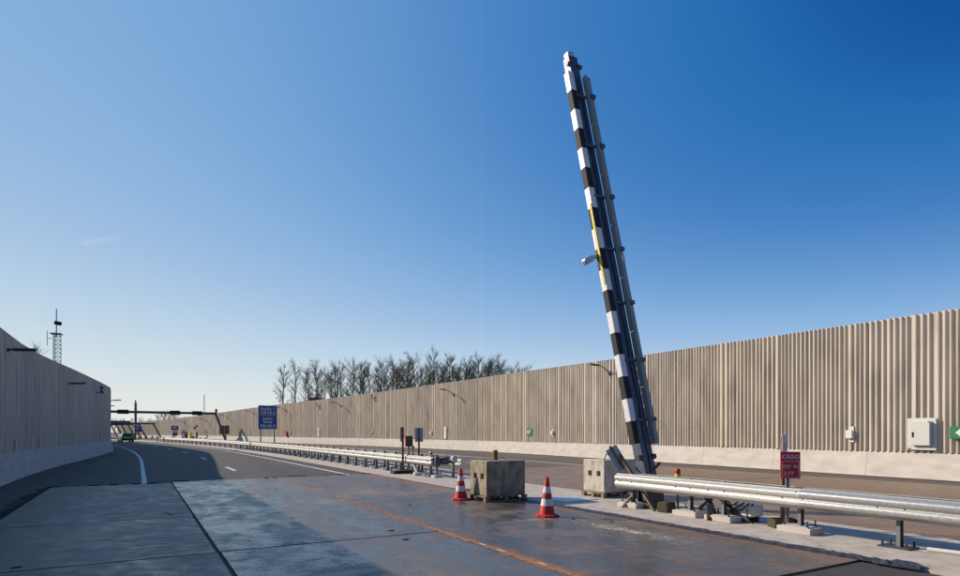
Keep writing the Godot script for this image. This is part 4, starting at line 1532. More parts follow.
func sign_back(label: String, at: Transform3D, size: Vector2, cy: float, post_m: Material, foot: bool, yaw: float) -> void:
	var s := thing("rear_sign", label, "sign", at.origin, at.basis * Basis(Vector3.UP, yaw), "sign backs at the far rail end")
	var p := MB.new()
	p.box(Vector3(0, (cy + size.y / 2.0) / 2.0, 0), Vector3(0.07, cy + size.y / 2.0, 0.07), 0.005)
	part(p, "post", post_m, s)
	var b := MB.new()
	b.box(Vector3(0, cy, -0.045), Vector3(size.x, size.y, 0.012), 0.002)
	for x in [-1.0, 1.0]:
		b.box(Vector3(x * (size.x / 2.0 - 0.006), cy, -0.03), Vector3(0.012, size.y - 0.01, 0.03))
	part(b, "panel", M.sign_back, s)
	if foot:
		var f := MB.new()
		f.box(Vector3(0, 0.06, 0), Vector3(0.9, 0.12, 0.4), 0.02, Basis(Vector3.UP, -yaw))
		part(f, "foot", M.rubber, s)


# ---------------------------------------------------------------- things on the walls
func wall_frame(T: Array, N: Array, t: float, off: float, y: float, side: float) -> Transform3D:
	var A := road(t - 1.0, lookup(T, N, t - 1.0))
	var B := road(t + 1.0, lookup(T, N, t + 1.0))
	var ax := (B - A).normalized()
	var out := ax.cross(Vector3.UP)
	if out.dot(road_basis(t).x) * side > 0.0:
		out = -out
	# local z points out of the wall, x to the viewer's right when facing it
	return Transform3D(Basis(Vector3.UP.cross(out), Vector3.UP, out), road(t, lookup(T, N, t)) - out * off + Vector3.UP * y)

func rw(t: float, y: float) -> Transform3D:
	return wall_frame(RW_T, RW_N, t, 0.112, y, 1.0)

func lw(t: float, y: float) -> Transform3D:
	return wall_frame(LW_T, LW_N, t, 0.195, y, -1.0)

func wall_lamp(at: Transform3D, label: String, flat: bool, group: String) -> void:
	var l := thing("wall_lamp", label, "wall lamp", at.origin, at.basis, group)
	var p := MB.new()
	p.box(Vector3(0, 0, 0.02), Vector3(0.14, 0.12 if flat else 0.3, 0.04), 0.004)
	part(p, "bracket", M.dark_steel, l)
	var a := MB.new()
	if flat:
		a.tube([Vector3(0, 0, 0.03), Vector3(0, 0.02, 0.12), Vector3(0, 0.03, 0.22)], [0.035, 0.03, 0.03], 8)
	else:
		a.tube([Vector3(0, -0.1, 0.03), Vector3(0, 0.18, 0.25), Vector3(0, 0.36, 0.6), Vector3(0, 0.44, 0.9)], [0.04, 0.035, 0.032, 0.03], 8)
	part(a, "arm", M.dark_steel, l)
	var h := MB.new()
	var y := 0.035 if flat else 0.45
	h.box(Vector3(0, y, 0.46 if flat else 1.2), Vector3(0.26, 0.09, 0.66), 0.035, Basis(Vector3.RIGHT, -0.06))
	part(h, "lamp_head", M.dark_steel, l)

func exit_sign(at: Transform3D, label: String, w: float, h: float, arrow_only := false) -> void:
	var s := thing("exit_sign", label, "exit sign", at.origin, at.basis, "green escape route signs on the walls")
	var p := MB.new()
	p.box(Vector3(0, 0, 0.03), Vector3(w, h, 0.05), 0.012)
	part(p, "panel", M.green, s)
	var a := MB.new()
	var z := 0.058
	var x := 0.0 if arrow_only else -w * 0.22
	var k := h * (1.0 if not arrow_only else 1.15)
	# arrow to the left
	var F := Vector3(0, 0, 1)
	a.tri(Vector3(x - k * 0.30, 0, z), Vector3(x, k * 0.28, z), Vector3(x + k * 0.1, k * 0.28, z), F)
	a.tri(Vector3(x - k * 0.30, 0, z), Vector3(x + k * 0.1, k * 0.28, z), Vector3(x - k * 0.10, 0, z), F)
	a.tri(Vector3(x - k * 0.30, 0, z), Vector3(x, -k * 0.28, z), Vector3(x + k * 0.1, -k * 0.28, z), F)
	a.tri(Vector3(x - k * 0.30, 0, z), Vector3(x + k * 0.1, -k * 0.28, z), Vector3(x - k * 0.10, 0, z), F)
	a.quad(Vector3(x - k * 0.15, k * 0.05, z + 0.001), Vector3(x + k * 0.3, k * 0.05, z + 0.001), Vector3(x + k * 0.3, -k * 0.05, z + 0.001), Vector3(x - k * 0.15, -k * 0.05, z + 0.001), F)
	part(a, "arrow", M.white, s)
	if not arrow_only:
		# running figure
		var r := MB.new()
		var c := Vector3(w * 0.22, 0, z)
		r.box(c + Vector3(-0.01, h * 0.30, 0), Vector3(h * 0.13, h * 0.13, 0.004))
		r.bar(c + Vector3(0.0, h * 0.20, 0), c + Vector3(0.02, -h * 0.05, 0), h * 0.16, 0.004)
		r.bar(c + Vector3(0.02, -h * 0.05, 0), c + Vector3(-h * 0.16, -h * 0.32, 0), h * 0.09, 0.004)
		r.bar(c + Vector3(0.02, -h * 0.05, 0), c + Vector3(h * 0.2, -h * 0.28, 0), h * 0.09, 0.004)
		r.bar(c + Vector3(0.0, h * 0.18, 0), c + Vector3(-h * 0.2, h * 0.02, 0), h * 0.07, 0.004)
		part(r, "running_figure", M.white, s)

func make_wall_things() -> void:
	# cabinet
	var c := rw(10.10, 1.0)
	var cb := thing("wall_cabinet", "pale grey electrical cabinet mounted low on the sunlit ribbed wall", "cabinet", c.origin, c.basis)
	var m := MB.new()
	m.box(Vector3(0, 0.58, 0.03), Vector3(0.92, 1.12, 0.06), 0.006)
	part(m, "back_plate", M.grey_box, cb)
	var d := MB.new()
	d.box(Vector3(0.02, 0.60, 0.13), Vector3(0.62, 0.84, 0.14), 0.012)
	var dr := part(d, "door", M.grey_box, cb)
	var h := MB.new()
	h.box(Vector3(-0.20, 0.56, 0.21), Vector3(0.05, 0.18, 0.03), 0.006)
	part(h, "handle", M.black, dr)
	var rs := MB.new()
	rs.box(Vector3(-0.38, 0.06, 0.0625), Vector3(0.10, 0.05, 0.004))
	rs.box(Vector3(0.30, 1.0, 0.2025), Vector3(0.05, 0.04, 0.004))
	part(rs, "rust_spot", M.rust, cb)
	# two small white boxes
	var b := rw(12.56, 1.28)
	var sb := thing("junction_box", "small white junction box on a strip between the cabinet and the red board", "box", b.origin, b.basis)
	m = MB.new()
	m.box(Vector3(0, 0.28, 0.02), Vector3(0.20, 0.62, 0.04), 0.004)
	part(m, "back_strip", M.grey_box, sb)
	m = MB.new()
	m.box(Vector3(-0.03, 0.28, 0.10), Vector3(0.26, 0.32, 0.12), 0.015)
	part(m, "housing", M.offwhite, sb)
	for q in [[33.3, 1.35, "small white junction box right of a green sign near the boom"], [51.8, 1.3, "small white junction box left of the tall white panel"]]:
		var bb := rw(q[0], q[1])
		var o := thing("junction_box", q[2], "box", bb.origin, bb.basis)
		m = MB.new()
		m.box(Vector3(0, 0.22, 0.02), Vector3(0.16, 0.56, 0.04), 0.004)
		part(m, "back_strip", M.grey_box, o)
		m = MB.new()
		m.box(Vector3(-0.03, 0.24, 0.09), Vector3(0.24, 0.26, 0.12), 0.015)
		part(m, "housing", M.offwhite, o)
	# tall white panels
	for q in [[49.2, "tall white panel with a yellow mark on the sunlit wall"], [78.7, "tall white panel on the wall beyond the blue radio sign"]]:
		var bb := rw(q[0], 1.02)
		var o := thing("hydrant_panel", q[1], "panel", bb.origin, bb.basis)
		m = MB.new()
		m.box(Vector3(0, 0.56, 0.05), Vector3(0.40, 1.12, 0.08), 0.01)
		part(m, "panel", M.white, o)
		m = MB.new()
		m.box(Vector3(0, 0.72, 0.094), Vector3(0.2, 0.2, 0.01))
		part(m, "mark", M.yellow, o)
	var rb := rw(89.2, 0.98)
	var ro := thing("fire_cabinet", "dark red fire cabinet beside a small green sign on the far wall", "cabinet", rb.origin, rb.basis)
	m = MB.new()
	m.box(Vector3(0, 0.38, 0.10), Vector3(0.5, 0.8, 0.2), 0.02)
	part(m, "housing", mat(lin(0.10, 0.03, 0.02), 0.5), ro)
	m = MB.new()
	m.box(Vector3(0, 0.38, 0.205), Vector3(0.36, 0.6, 0.01))
	part(m, "door", M.red, ro)
	# green signs
	exit_sign(rw(8.93, 1.63), "large green sign with a white arrow beside the electrical cabinet", 0.62, 0.42, true)
	exit_sign(rw(36.3, 1.66), "green exit sign on the wall just left of the barrier boom", 0.66, 0.52)
	exit_sign(rw(64.8, 1.66), "green exit sign on the wall below the two wall cameras", 0.62, 0.54)
	exit_sign(rw(87.9, 1.62), "green exit sign beside the dark red fire cabinet", 0.5, 0.6)
	exit_sign(rw(104.8, 1.6), "small green exit sign just beyond the blue radio sign", 0.5, 0.6)
	# lamps on the sunlit wall
	for q in [[27.25, 5.25, "curved lamp arm on the sunlit wall behind the barrier boom"], [47.8, 5.1, "curved lamp arm on the sunlit wall above the tall white panel"], [72.6, 5.0, "curved lamp arm on the sunlit wall below the row of trees"], [89.6, 4.85, "curved lamp arm above the dark red fire cabinet"], [103.0, 4.75, "curved lamp arm on the far wall beside the blue radio sign"], [116.7, 4.4, "curved lamp arm on the far wall behind the gantry leg"], [128.5, 3.9, "curved lamp arm on the far wall between gantry and yellow cabinet"], [142.7, 3.6, "curved lamp arm on the far wall beyond the double blue sign"]]:
		wall_lamp(rw(q[0], q[1]), q[2], false, "lamps on the sunlit wall")
	# lamps on the shaded wall
	for q in [[25.2, 4.42, "flat lamp on the shaded wall near its bend"], [38.6, 4.25, "flat lamp on the shaded wall left of the wall camera"], [63.0, 4.5, "flat lamp sticking out at the shaded wall's far corner"], [77.0, 4.5, "flat lamp sticking out beyond the shaded wall's corner"]]:
		wall_lamp(lw(q[0], q[1]), q[2], true, "lamps on the shaded wall")
	# cameras
	for q in [[rw(64.6, 5.65), "pair of cameras near the top of the sunlit wall below the trees"], [rw(79.0, 5.2), "pair of cameras on the sunlit wall beside the blue radio sign"], [lw(49.2, 4.42), "pair of cameras on the shaded wall near its corner"]]:
		var at: Transform3D = q[0]
		var o := thing("wall_camera", q[1], "camera", at.origin, at.basis, "cameras on the walls")
		m = MB.new()
		m.bar(Vector3(0, 0, 0.0), Vector3(0, 0, 0.3), 0.06, 0.06, 0.005)
		m.bar(Vector3(0, 0, 0.25), Vector3(0, 0.35, 0.25), 0.05, 0.05, 0.005)
		part(m, "bracket", M.dark_steel, o)
		m = MB.new()
		m.tube([Vector3(-0.22, 0.05, 0.36), Vector3(0.22, 0.0, 0.36)], [0.09], 10)
		part(m, "camera_body", M.dark_steel, o)
		m = MB.new()
		m.tube([Vector3(-0.20, 0.36, 0.34), Vector3(0.22, 0.32, 0.34)], [0.09], 10)
		part(m, "camera_body", M.dark_steel, o)
	# small markers on the shaded wall
	for q in [[29.8, 1.05, 0.14, 0.42, M.offwhite, "pale yellow-green marker plate on the shaded wall"], [26.5, 1.0, 0.07, 0.36, M.alu, "thin metal marker at the lowest stretch of the shaded wall"], [31.5, 1.0, 0.09, 0.34, M.alu, "small metal marker right of the yellow-green plate"], [52.2, 1.05, 0.34, 0.55, M.offwhite, "pale plate near the shaded wall's far corner"]]:
		var at := lw(q[0], q[1])
		var o := thing("wall_marker", q[5], "marker", at.origin, at.basis)
		m = MB.new()
		m.box(Vector3(0, q[3] / 2.0, 0.03), Vector3(q[2], q[3], 0.05), 0.006)
		part(m, "plate", q[4], o)
		if q[0] == 29.8:
			m = MB.new()
			m.box(Vector3(0, q[3] / 2.0, 0.057), Vector3(q[2] * 0.5, q[3] * 0.8, 0.004))
			part(m, "mark", mat(lin(0.45, 0.46, 0.12), 0.5), o)


# ---------------------------------------------------------------- far things
func make_distance() -> void:
	# sign gantry
	var gt := 114.0
	var ga := road_at(gt, 0.0)
	var g := thing("sign_gantry", "dark sign gantry spanning both carriageways on slanted legs", "gantry", ga.origin, ga.basis)
	var m := MB.new()
	m.box(Vector3(8.8, 5.0, 0), Vector3(20.6, 0.42, 0.42), 0.03)
	part(m, "beam", M.dark_steel, g)
	for q in [[19.0, 20.8], [-1.4, -2.0]]:
		m = MB.new()
		m.bar(Vector3(q[0], 4.95, 0), Vector3(q[1], 0.0, 0), 0.36, 0.36, 0.03)
		part(m, "leg", M.dark_steel, g)
	for x in [0.2, 4.4, 12.2, 15.8]:
		m = MB.new()
		m.box(Vector3(x, 5.0, 0.35), Vector3(1.6, 0.72, 0.35), 0.03)
		part(m, "signal_box", M.black, g)
	# grey panel beside the leg
	var va := road_at(112.6, 20.05)
	var v := thing("matrix_panel", "dark grey double panel on a post in front of the gantry leg", "panel", va.origin, va.basis)
	for x in [-0.43, 0.43]:
		m = MB.new()
		m.box(Vector3(x, 2.05, 0.2), Vector3(0.82, 1.55, 0.12), 0.02)
		part(m, "panel", M.dark_steel, v)
	m = MB.new()
	m.box(Vector3(0.3, 0.7, 0.1), Vector3(0.14, 1.4, 0.14), 0.01)
	part(m, "post", M.dark_steel, v)
	# frames at the tunnel mouth
	var k := 0
	for t in [155.7, 166.7, 170.6, 175.0, 180.2, 184.2, 188.4]:
		var fa := road_at(t, 0.0)
		var f := thing("portal_frame", "dark portal frame with a slanted leg before the far tunnel mouth", "portal frame", fa.origin, fa.basis, "portal frames in a row at the tunnel mouth")
		m = MB.new()
		m.box(Vector3(8.7, 3.62, 0), Vector3(21.2, 0.34, 0.4), 0.02)
		part(m, "beam", M.dark_steel, f)
		m = MB.new()
		m.bar(Vector3(18.9, 3.6, 0), Vector3(20.7, 0, 0), 0.3, 0.3, 0.02)
		part(m, "leg", M.dark_steel, f)
		m = MB.new()
		m.bar(Vector3(-1.5, 3.6, 0), Vector3(-2.0, 0, 0), 0.3, 0.3, 0.02)
		part(m, "leg", M.dark_steel, f)
		k += 1
	var da := road_at(170.0, 0.0)
	var dk := thing("tunnel_canopy", "blue-grey flat canopy edge over the far tunnel mouth", "canopy", da.origin, da.basis)
	m = MB.new()
	m.box(Vector3(8.0, 4.2, -10.0), Vector3(19.0, 0.5, 24.0), 0.05)
	part(m, "deck", mat(lin(0.10, 0.14, 0.22), 0.5), dk)
	# blue signs
	var sg := [[150.0, 14.2, 2.35, 1.4, 1.3, "small blue sign beside the distant barrier boom"], [145.0, 20.3, 2.55, 1.55, 1.0, "upper blue board of the double sign before the far wall"]]
	for q in sg:
		var sa := road_at(q[0], q[1])
		var s := thing("road_sign", q[5], "road sign", sa.origin, sa.basis)
		m = MB.new()
		m.box(Vector3(0, q[2], 0.08), Vector3(q[3], q[4], 0.05), 0.01)
		part(m, "panel", M.blue, s)
		m = MB.new()
		m.box(Vector3(0, q[2] * 0.5, 0), Vector3(0.12, q[2], 0.1), 0.01)
		part(m, "post", M.post, s)
		m = MB.new()
		m.box(Vector3(-0.1, q[2] + 0.1, 0.108), Vector3(q[3] * 0.4, 0.2, 0.004))
		part(m, "symbol", M.white, s)
		if q[0] == 145.0:
			m = MB.new()
			m.box(Vector3(0, 1.3, 0.08), Vector3(1.0, 1.1, 0.05), 0.01)
			part(m, "lower_panel", M.blue, s)
			m = MB.new()
			m.box(Vector3(0, 1.62, 0.108), Vector3(0.5, 0.26, 0.004))
			part(m, "symbol", M.yellow, s)
	# board, yellow cabinet, green and white column before the far wall
	var ba := road_at(139.0, 20.5)
	var bd := thing("information_board", "board with an orange top and blue and white print before the far wall", "board", ba.origin, ba.basis)
	m = MB.new()
	m.box(Vector3(0, 1.55, 0), Vector3(1.3, 0.5, 0.06), 0.01)
	part(m, "top_panel", mat(lin(0.55, 0.16, 0.07), 0.6), bd)
	m = MB.new()
	m.box(Vector3(-0.35, 0.70, 0), Vector3(0.55, 1.1, 0.06), 0.01)
	part(m, "white_panel", M.offwhite, bd)
	m = MB.new()
	m.box(Vector3(0.35, 0.70, 0), Vector3(0.6, 1.1, 0.07), 0.01)
	part(m, "dark_panel", mat(lin(0.02, 0.035, 0.10), 0.5), bd)
	for x in [-0.55, 0.55]:
		m = MB.new()
		m.box(Vector3(x, 0.9, -0.06), Vector3(0.07, 1.8, 0.05))
		part(m, "post", M.post, bd)
	var la := road_at(139.6, 20.9)
	var lam := thing("street_lamp", "thin lamp post with two short arms behind the information board", "street lamp", la.origin, la.basis)
	m = MB.new()
	m.tube([Vector3(0, 0, 0), Vector3(0, 3.9, 0)], [0.05], 8)
	part(m, "post", M.post, lam)
	for x in [-1.0, 1.0]:
		m = MB.new()
		m.bar(Vector3(0, 3.75, 0), Vector3(x * 0.45, 4.15, 0), 0.07, 0.1, 0.01)
		part(m, "lamp_head", M.dark_steel, lam)
	var ya := road_at(134.2, 20.3)
	var yc := thing("yellow_cabinet", "yellow control cabinet with a white top before the far wall", "cabinet", ya.origin, ya.basis)
	m = MB.new()
	m.box(Vector3(0, 0.75, 0), Vector3(0.5, 1.5, 0.45), 0.04)
	part(m, "housing", M.yellow, yc)
	m = MB.new()
	m.box(Vector3(0, 1.62, 0), Vector3(0.4, 0.24, 0.4), 0.06)
	part(m, "top", M.offwhite, yc)
	var sa := road_at(133.4, 20.6)
	var sp := thing("traffic_sandbag", "dark blue bag slumped against the yellow cabinet", "bag", sa.origin, sa.basis)
	m = MB.new()
	m.lathe([Vector2(0.30, 0.0), Vector2(0.34, 0.2), Vector2(0.2, 0.7), Vector2(0.0, 0.9)], 12)
	part(m, "bag", mat(lin(0.02, 0.03, 0.08), 0.7), sp)
	var ca := road_at(130.8, 20.3)
	var cl := thing("signal_column", "green and white signal column with dark lamp heads before the far wall", "signal", ca.origin, ca.basis)
	for q in [[0.75, 1.5, M.offwhite], [1.0, 1.3, M.green], [1.75, 0.4, M.offwhite]]:
		m = MB.new()
		m.box(Vector3(0.2 if q[2] == M.green else -0.05, q[0], 0.02 if q[2] == M.green else 0.0), Vector3(0.28, q[1], 0.3), 0.03)
		part(m, "housing", q[2], cl)
	for q in [Vector3(-0.3, 2.5, 0), Vector3(0.2, 2.9, 0)]:
		m = MB.new()
		m.box(q, Vector3(0.34, 0.44, 0.3), 0.03)
		part(m, "lamp_head", M.dark_steel, cl)
	m = MB.new()
	m.tube([Vector3(0, 1.5, -0.05), Vector3(0, 2.9, -0.05)], [0.05], 8)
	part(m, "post", M.post, cl)
	# thin red and white mast and red lantern behind the far wall
	var ma := road_at(143.3, 26.0, 3.4)
	var tm := thing("antenna_mast", "thin red and white antenna mast behind the far wall", "mast", ma.origin)
	for i in 8:
		m = MB.new()
		m.tube([Vector3(0, i * 0.85, 0), Vector3(0, i * 0.85 + 0.85, 0)], [0.09], 8)
		part(m, "section", M.offwhite if i % 2 else mat(lin(0.45, 0.10, 0.07), 0.6), tm)
	var ha := road_at(138.0, 24.0, 3.4)
	var hb := thing("service_building", "small grey flat-roofed hut peeping over the far wall", "hut", ha.origin, ha.basis)
	m = MB.new()
	m.box(Vector3(0, 0.95, 0), Vector3(1.6, 1.9, 2.0), 0.04)
	part(m, "wall", M.sign_back, hb)
	m = MB.new()
	m.box(Vector3(0, 1.96, 0), Vector3(1.8, 0.12, 2.2), 0.02)
	part(m, "roof", M.dark_steel, hb)
	for q in [[125.6, 22.6, 5.1, 1.2, "red lantern standing on top of the far wall"], [83.4, 23.9, 5.9, 0.8, "red and dark fixture on top of the wall below the trees"]]:
		var ra := road_at(q[0], q[1], 3.4)
		var rl := thing("obstruction_light", q[4], "lamp", ra.origin, ra.basis)
		m = MB.new()
		m.box(Vector3(0, (q[2] - 3.4) / 2.0, 0), Vector3(0.1, q[2] - 3.4, 0.1))
		part(m, "post", M.dark_steel, rl)
		m = MB.new()
		m.box(Vector3(0, q[2] - 3.4 + q[3] * 0.5, 0), Vector3(0.42, q[3], 0.4), 0.08)
		part(m, "lens", M.lens_red, rl)
		if q[0] < 100.0:
			m = MB.new()
			m.box(Vector3(1.0, q[2] - 3.4 + 0.5, 0), Vector3(1.6, 0.4, 0.5), 0.05)
			part(m, "housing", M.dark_steel, rl)
	# lattice mast behind the shaded wall
	var L := thing("lattice_mast", "thin steel lattice mast with antennas behind the shaded wall", "mast", Vector3(-43.1, 3.4, -60.0), Basis(Vector3.UP, 0.4))
	var top := 8.2
	var cs := []
	for i in 3:
		cs.append(Vector3(cos(TAU * i / 3.0), 0, sin(TAU * i / 3.0)) * 0.38)
	for i in 3:
		m = MB.new()
		m.bar(cs[i], cs[i] + Vector3.UP * top, 0.06, 0.06)
		part(m, "upright", M.galv, L)
	m = MB.new()
	var y := 0.0
	while y < top - 0.1:
		for i in 3:
			var a: Vector3 = cs[i] + Vector3.UP * y
			var b: Vector3 = cs[(i + 1) % 3] + Vector3.UP * y
			m.bar(a, b, 0.03, 0.03)
			m.bar(a, b + Vector3.UP * 0.42, 0.03, 0.03)
		y += 0.42
	part(m, "bracing", M.galv, L)
	m = MB.new()
	m.tube([Vector3(0, top - 0.3, 0), Vector3(0, top + 2.6, 0)], [0.06, 0.045], 8)
	part(m, "pole", M.post, L)
	m = MB.new()
	m.tube([Vector3(-0.1, top + 1.15, 0.1), Vector3(0.42, top + 1.05, 0.2)], [0.2], 12)
	part(m, "camera_body", M.black, L)
	m = MB.new()
	m.bar(Vector3(-0.4, top - 0.4, 0), Vector3(-0.75, top - 0.5, 0), 0.05, 0.05)
	m.bar(Vector3(-0.78, top - 1.2, 0), Vector3(-0.78, top + 0.3, 0), 0.05, 0.05)
	part(m, "antenna", M.galv, L)
	m = MB.new()
	m.box(Vector3(0, top + 0.02, 0), Vector3(0.95, 0.08, 0.95))
	part(m, "platform", M.post, L)
	make_car()

func make_car() -> void:
	var at := road_at(111.0, 4.4)
	var c := thing("parked_car", "small green car standing on the far lane with its back to us", "car", at.origin, at.basis)
	var paint := mat(lin(0.10, 0.42, 0.08), 0.3)
	paint.clearcoat_enabled = true
	paint.clearcoat = 0.6
	paint.clearcoat_roughness = 0.1
	# side outline of the body, z back to front (negative is forwards)
	var low := [Vector2(2.0, 0.35), Vector2(2.05, 0.62), Vector2(1.98, 0.92), Vector2(0.9, 0.96), Vector2(-0.9, 0.92), Vector2(-1.85, 0.78), Vector2(-2.05, 0.55), Vector2(-2.0, 0.32)]
	var body := MB.new()
	for i in low.size():
		var p: Vector2 = low[i]
		var q: Vector2 = low[(i + 1) % low.size()]
		var t := q - p
		body.quad(Vector3(-0.88, p.y, p.x), Vector3(0.88, p.y, p.x), Vector3(0.88, q.y, q.x), Vector3(-0.88, q.y, q.x), Vector3(0, (p.y + q.y) / 2.0 - 0.6, (p.x + q.x) / 2.0 * 0.3))
	for s in [-1.0, 1.0]:
		for i in range(1, low.size() - 1):
			body.tri(Vector3(s * 0.88, low[0].y, low[0].x), Vector3(s * 0.88, low[i].y, low[i].x), Vector3(s * 0.88, low[i + 1].y, low[i + 1].x), Vector3(s, 0, 0))
	part(body, "body", paint, c)
	var cab := MB.new()
	var b0 := [Vector3(-0.82, 0.93, 1.9), Vector3(0.82, 0.93, 1.9), Vector3(0.82, 0.93, -0.95), Vector3(-0.82, 0.93, -0.95)]
	var b1 := [Vector3(-0.62, 1.46, 1.45), Vector3(0.62, 1.46, 1.45), Vector3(0.62, 1.46, -0.25), Vector3(-0.62, 1.46, -0.25)]
	var mid := Vector3(0, 1.0, 0.5)
	for i in 4:
		var j := (i + 1) % 4
		cab.quad(b0[i], b0[j], b1[j], b1[i], (b0[i] + b0[j]) / 2.0 - mid)
	cab.quad(b1[0], b1[1], b1[2], b1[3], Vector3.UP)
	part(cab, "cabin", paint, c)
	var glass := mat(lin(0.02, 0.025, 0.03), 0.1)
	var w := MB.new()
	w.quad(Vector3(-0.70, 1.0, 1.858), Vector3(0.70, 1.0, 1.858), Vector3(0.57, 1.40, 1.518), Vector3(-0.57, 1.40, 1.518), Vector3(0, 0.3, 1))
	part(w, "rear_window", glass, c)
	for s in [-1.0, 1.0]:
		var sw := MB.new()
		sw.quad(Vector3(s * 0.80, 1.0, 1.6), Vector3(s * 0.80, 1.0, -0.7), Vector3(s * 0.645, 1.41, -0.2), Vector3(s * 0.645, 1.41, 1.35), Vector3(s, 0.2, 0))
		part(sw, "side_window", glass, c)
		var tl := MB.new()
		tl.box(Vector3(s * 0.74, 0.78, 2.0), Vector3(0.22, 0.24, 0.10), 0.02)
		part(tl, "tail_light", M.lens_red, c)
		var mr := MB.new()
		mr.box(Vector3(s * 0.98, 1.0, -0.6), Vector3(0.2, 0.14, 0.1), 0.03)
		part(mr, "mirror", paint, c)
		for z in [1.3, -1.3]:
			var wh := MB.new()
			wh.tube([Vector3(s * 0.68, 0.31, z), Vector3(s * 0.89, 0.31, z)], [0.31], 18)
			part(wh, "wheel", M.rubber, c)
	var bp := MB.new()
	bp.box(Vector3(0, 0.42, 2.04), Vector3(1.74, 0.26, 0.1), 0.03)
	part(bp, "bumper", M.black, c)
	var np := MB.new()
	np.box(Vector3(0, 0.62, 2.065), Vector3(0.5, 0.11, 0.02))
	part(np, "number_plate", M.yellow, c)


# ---------------------------------------------------------------- trees
func tree_mesh(sd: int, height: float, spread: float, start: float, dense: int) -> Array:
	var r := RandomNumberGenerator.new()
	r.seed = sd
	var trunk := MB.new()
	var crown := MB.new()
	var pts := []
	var rad := []
	var lean := Vector3(r.randf_range(-0.05, 0.05), 0, r.randf_range(-0.05, 0.05))
	var wob := Vector3.ZERO
	for i in 9:
		var f := i / 8.0
		wob += Vector3(r.randf_range(-0.1, 0.1), 0, r.randf_range(-0.1, 0.1))
		pts.append(Vector3(0, height * f, 0) + lean * height * f + wob)
		rad.append(lerpf(0.17, 0.02, pow(f, 0.9)) * height / 10.0)
	trunk.tube(pts, rad, 6)
	var limbs := 26
	for k in limbs:
		var f := lerpf(start, 0.97, (k + r.randf()) / limbs)
		var i := int(f * 8.0)
		var base: Vector3 = pts[i].lerp(pts[mini(i + 1, 8)], f * 8.0 - i)
		var az := r.randf_range(0, TAU)
		var up := r.randf_range(0.5, 1.25)
		var dir := Vector3(cos(az), up, sin(az)).normalized()
		var ln := height * spread * (0.30 + 0.75 * sin(PI * clampf((f - start) / (1.05 - start) * 0.75 + 0.2, 0, 1))) * r.randf_range(0.4, 1.0) + 0.4
		var lp := [base]
		var d := dir
		for s in 4:
			d = (d + Vector3(r.randf_range(-0.25, 0.25), r.randf_range(0.0, 0.22), r.randf_range(-0.25, 0.25))).normalized()
			lp.append(lp[-1] + d * ln / 4.0)
		crown.tube(lp, [0.05, 0.04, 0.03, 0.02, 0.01], 4, false)
		for q in dense:
			var g := r.randf_range(0.15, 1.0) * 4.0
			var gi := mini(int(g), 3)
			var tb: Vector3 = lp[gi].lerp(lp[gi + 1], g - gi)
			var td := (d + Vector3(r.randf_range(-0.9, 0.9), r.randf_range(-0.2, 0.9), r.randf_range(-0.9, 0.9))).normalized()
			var tl := r.randf_range(0.35, 1.1)
			var te := tb + td * tl
			var sd1 := td.cross(Vector3(r.randf() - 0.5, r.randf() - 0.5, r.randf() - 0.5)).normalized() * 0.014
			crown.tri(tb - sd1, tb + sd1, te, td.cross(sd1))
			for u in 4:
				var ub := tb.lerp(te, r.randf_range(0.2, 0.95))
				var ud := (td + Vector3(r.randf_range(-1, 1), r.randf_range(-0.5, 0.8), r.randf_range(-1, 1))).normalized()
				var ue := ub + ud * r.randf_range(0.2, 0.5)
				var us := ud.cross(Vector3(r.randf() - 0.5, r.randf() - 0.5, r.randf() - 0.5)).normalized() * 0.012
				crown.tri(ub - us, ub + us, ue, ud.cross(us))
	return [trunk.mesh(), crown.mesh()]

func tree(kind: Array, at: Vector3, turn: float, size: float, label: String, twigs: Material, group: String) -> void:
	var t := thing("bare_tree", label, "tree", at, Basis(Vector3.UP, turn).scaled(Vector3(size * (0.85 + 0.4 * fposmod(turn * 7.3, 1.0)), size, size * (0.85 + 0.4 * fposmod(turn * 3.1, 1.0)))), group)
	put(kind[0], "trunk", M.bark, t)
	put(kind[1], "crown", twigs, t)

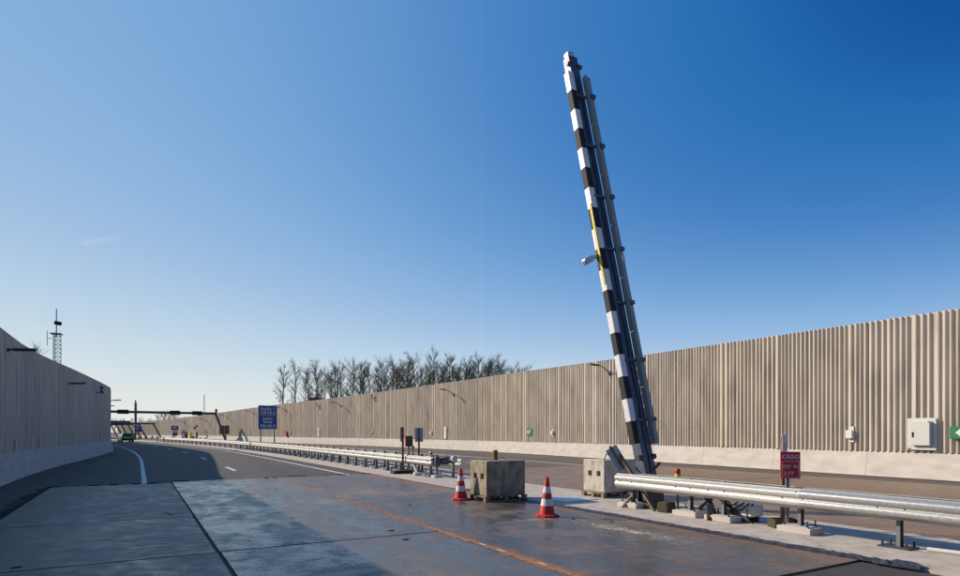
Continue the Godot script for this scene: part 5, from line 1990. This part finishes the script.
func make_trees() -> void:
	var kinds := []
	for k in 5:
		kinds.append(tree_mesh(200 + k, 10.0, [0.20, 0.24, 0.17, 0.22, 0.19][k], [0.30, 0.22, 0.40, 0.28, 0.15][k], 15))
	var bushy := [tree_mesh(300, 8.0, 0.40, 0.08, 26), tree_mesh(301, 8.0, 0.45, 0.05, 26)]
	# row behind the sunlit wall: azimuth (X per metre of depth), depth, height of the top above the eye per metre of depth
	var r := RandomNumberGenerator.new()
	r.seed = 5
	var row := [[-0.334, 0.104], [-0.312, 0.112], [-0.293, 0.116], [-0.273, 0.110], [-0.246, 0.114], [-0.236, 0.120], [-0.215, 0.116], [-0.205, 0.108], [-0.185, 0.118], [-0.168, 0.122], [-0.150, 0.127], [-0.138, 0.116], [-0.122, 0.126], [-0.108, 0.119], [-0.092, 0.126], [-0.078, 0.130], [-0.062, 0.121], [-0.047, 0.124], [-0.030, 0.119], [-0.018, 0.127], [-0.003, 0.130], [0.012, 0.122]]
	var i := 0
	for q in row:
		var depth: float = 108.0 + r.randf_range(-7, 7) - (q[0] + 0.33) * 30.0
		var h: float = 1.65 + q[1] * depth * r.randf_range(0.86, 1.04) - 3.4
		var kind: Array = kinds[i % 5]
		tree(kind, Vector3(q[0] * depth, 3.4, -depth), r.randf_range(0, TAU), h / 10.0, "tall bare tree in the row behind the sunlit wall", M.twig, "bare trees in a row behind the sunlit wall")
		i += 1
	# second, thicker rank
	for k in 22:
		var a := lerpf(-0.30, 0.025, k / 21.0) + r.randf_range(-0.006, 0.006)
		var depth := 118.0 + r.randf_range(-5, 8) - (a + 0.33) * 25.0
		var h := 1.65 + lerpf(0.095, 0.112, minf(1.0, k / 10.0)) * depth * r.randf_range(0.9, 1.05) - 3.4
		tree(kinds[(k * 2 + 1) % 5], Vector3(a * depth, 3.4, -depth), r.randf_range(0, TAU), h / 10.0, "slim bare tree in the rear rank behind the sunlit wall", M.twig_green if k > 11 else M.twig, "bare trees in the rear rank behind the sunlit wall")
	for k in 13:
		var a := lerpf(-0.16, 0.075, k / 12.0) + r.randf_range(-0.004, 0.004)
		var depth := 104.0 + r.randf_range(-4, 6) - (a + 0.33) * 25.0
		var top := lerpf(0.092, 0.100, k / 12.0) if k < 9 else lerpf(0.112, 0.098, (k - 9) / 3.0)
		var h := 1.65 + top * depth - 3.4
		tree(bushy[k % 2], Vector3(a * depth, 3.4, -depth), r.randf_range(0, TAU), h / 8.0, "dense greenish undergrowth tree behind the sunlit wall", M.twig_green, "dense undergrowth trees behind the sunlit wall")
	# far trees beyond the tunnel
	for q in [[-0.545, 300, 12.5], [-0.535, 310, 13.5], [-0.528, 295, 13.0], [-0.518, 305, 13.5], [-0.50, 320, 11.0], [-0.56, 330, 10.0], [-0.575, 300, 10.0], [-0.59, 320, 10.0], [-0.605, 310, 9.5], [-0.48, 330, 10.0], [-0.62, 300, 9.5]]:
		var s: float = (q[2] + 1.0) / 8.0 * 0.74
		tree(bushy[0] if int(q[1]) % 20 == 0 else bushy[1], Vector3(q[0] * q[1], 0, -q[1]), q[1], s, "far bare tree on the horizon beyond the tunnel mouth", M.twig, "far trees on the horizon")
	# twigs of two shrubs above the shaded wall
	for q in [[-0.752, 30.0, 2.55], [-0.788, 27.5, 2.25]]:
		tree(kinds[4], Vector3(q[0] * q[1], 3.4, -q[1]), 1.0, q[2] / 10.0, "small bare shrub showing over the shaded wall", M.twig, "shrubs over the shaded wall")
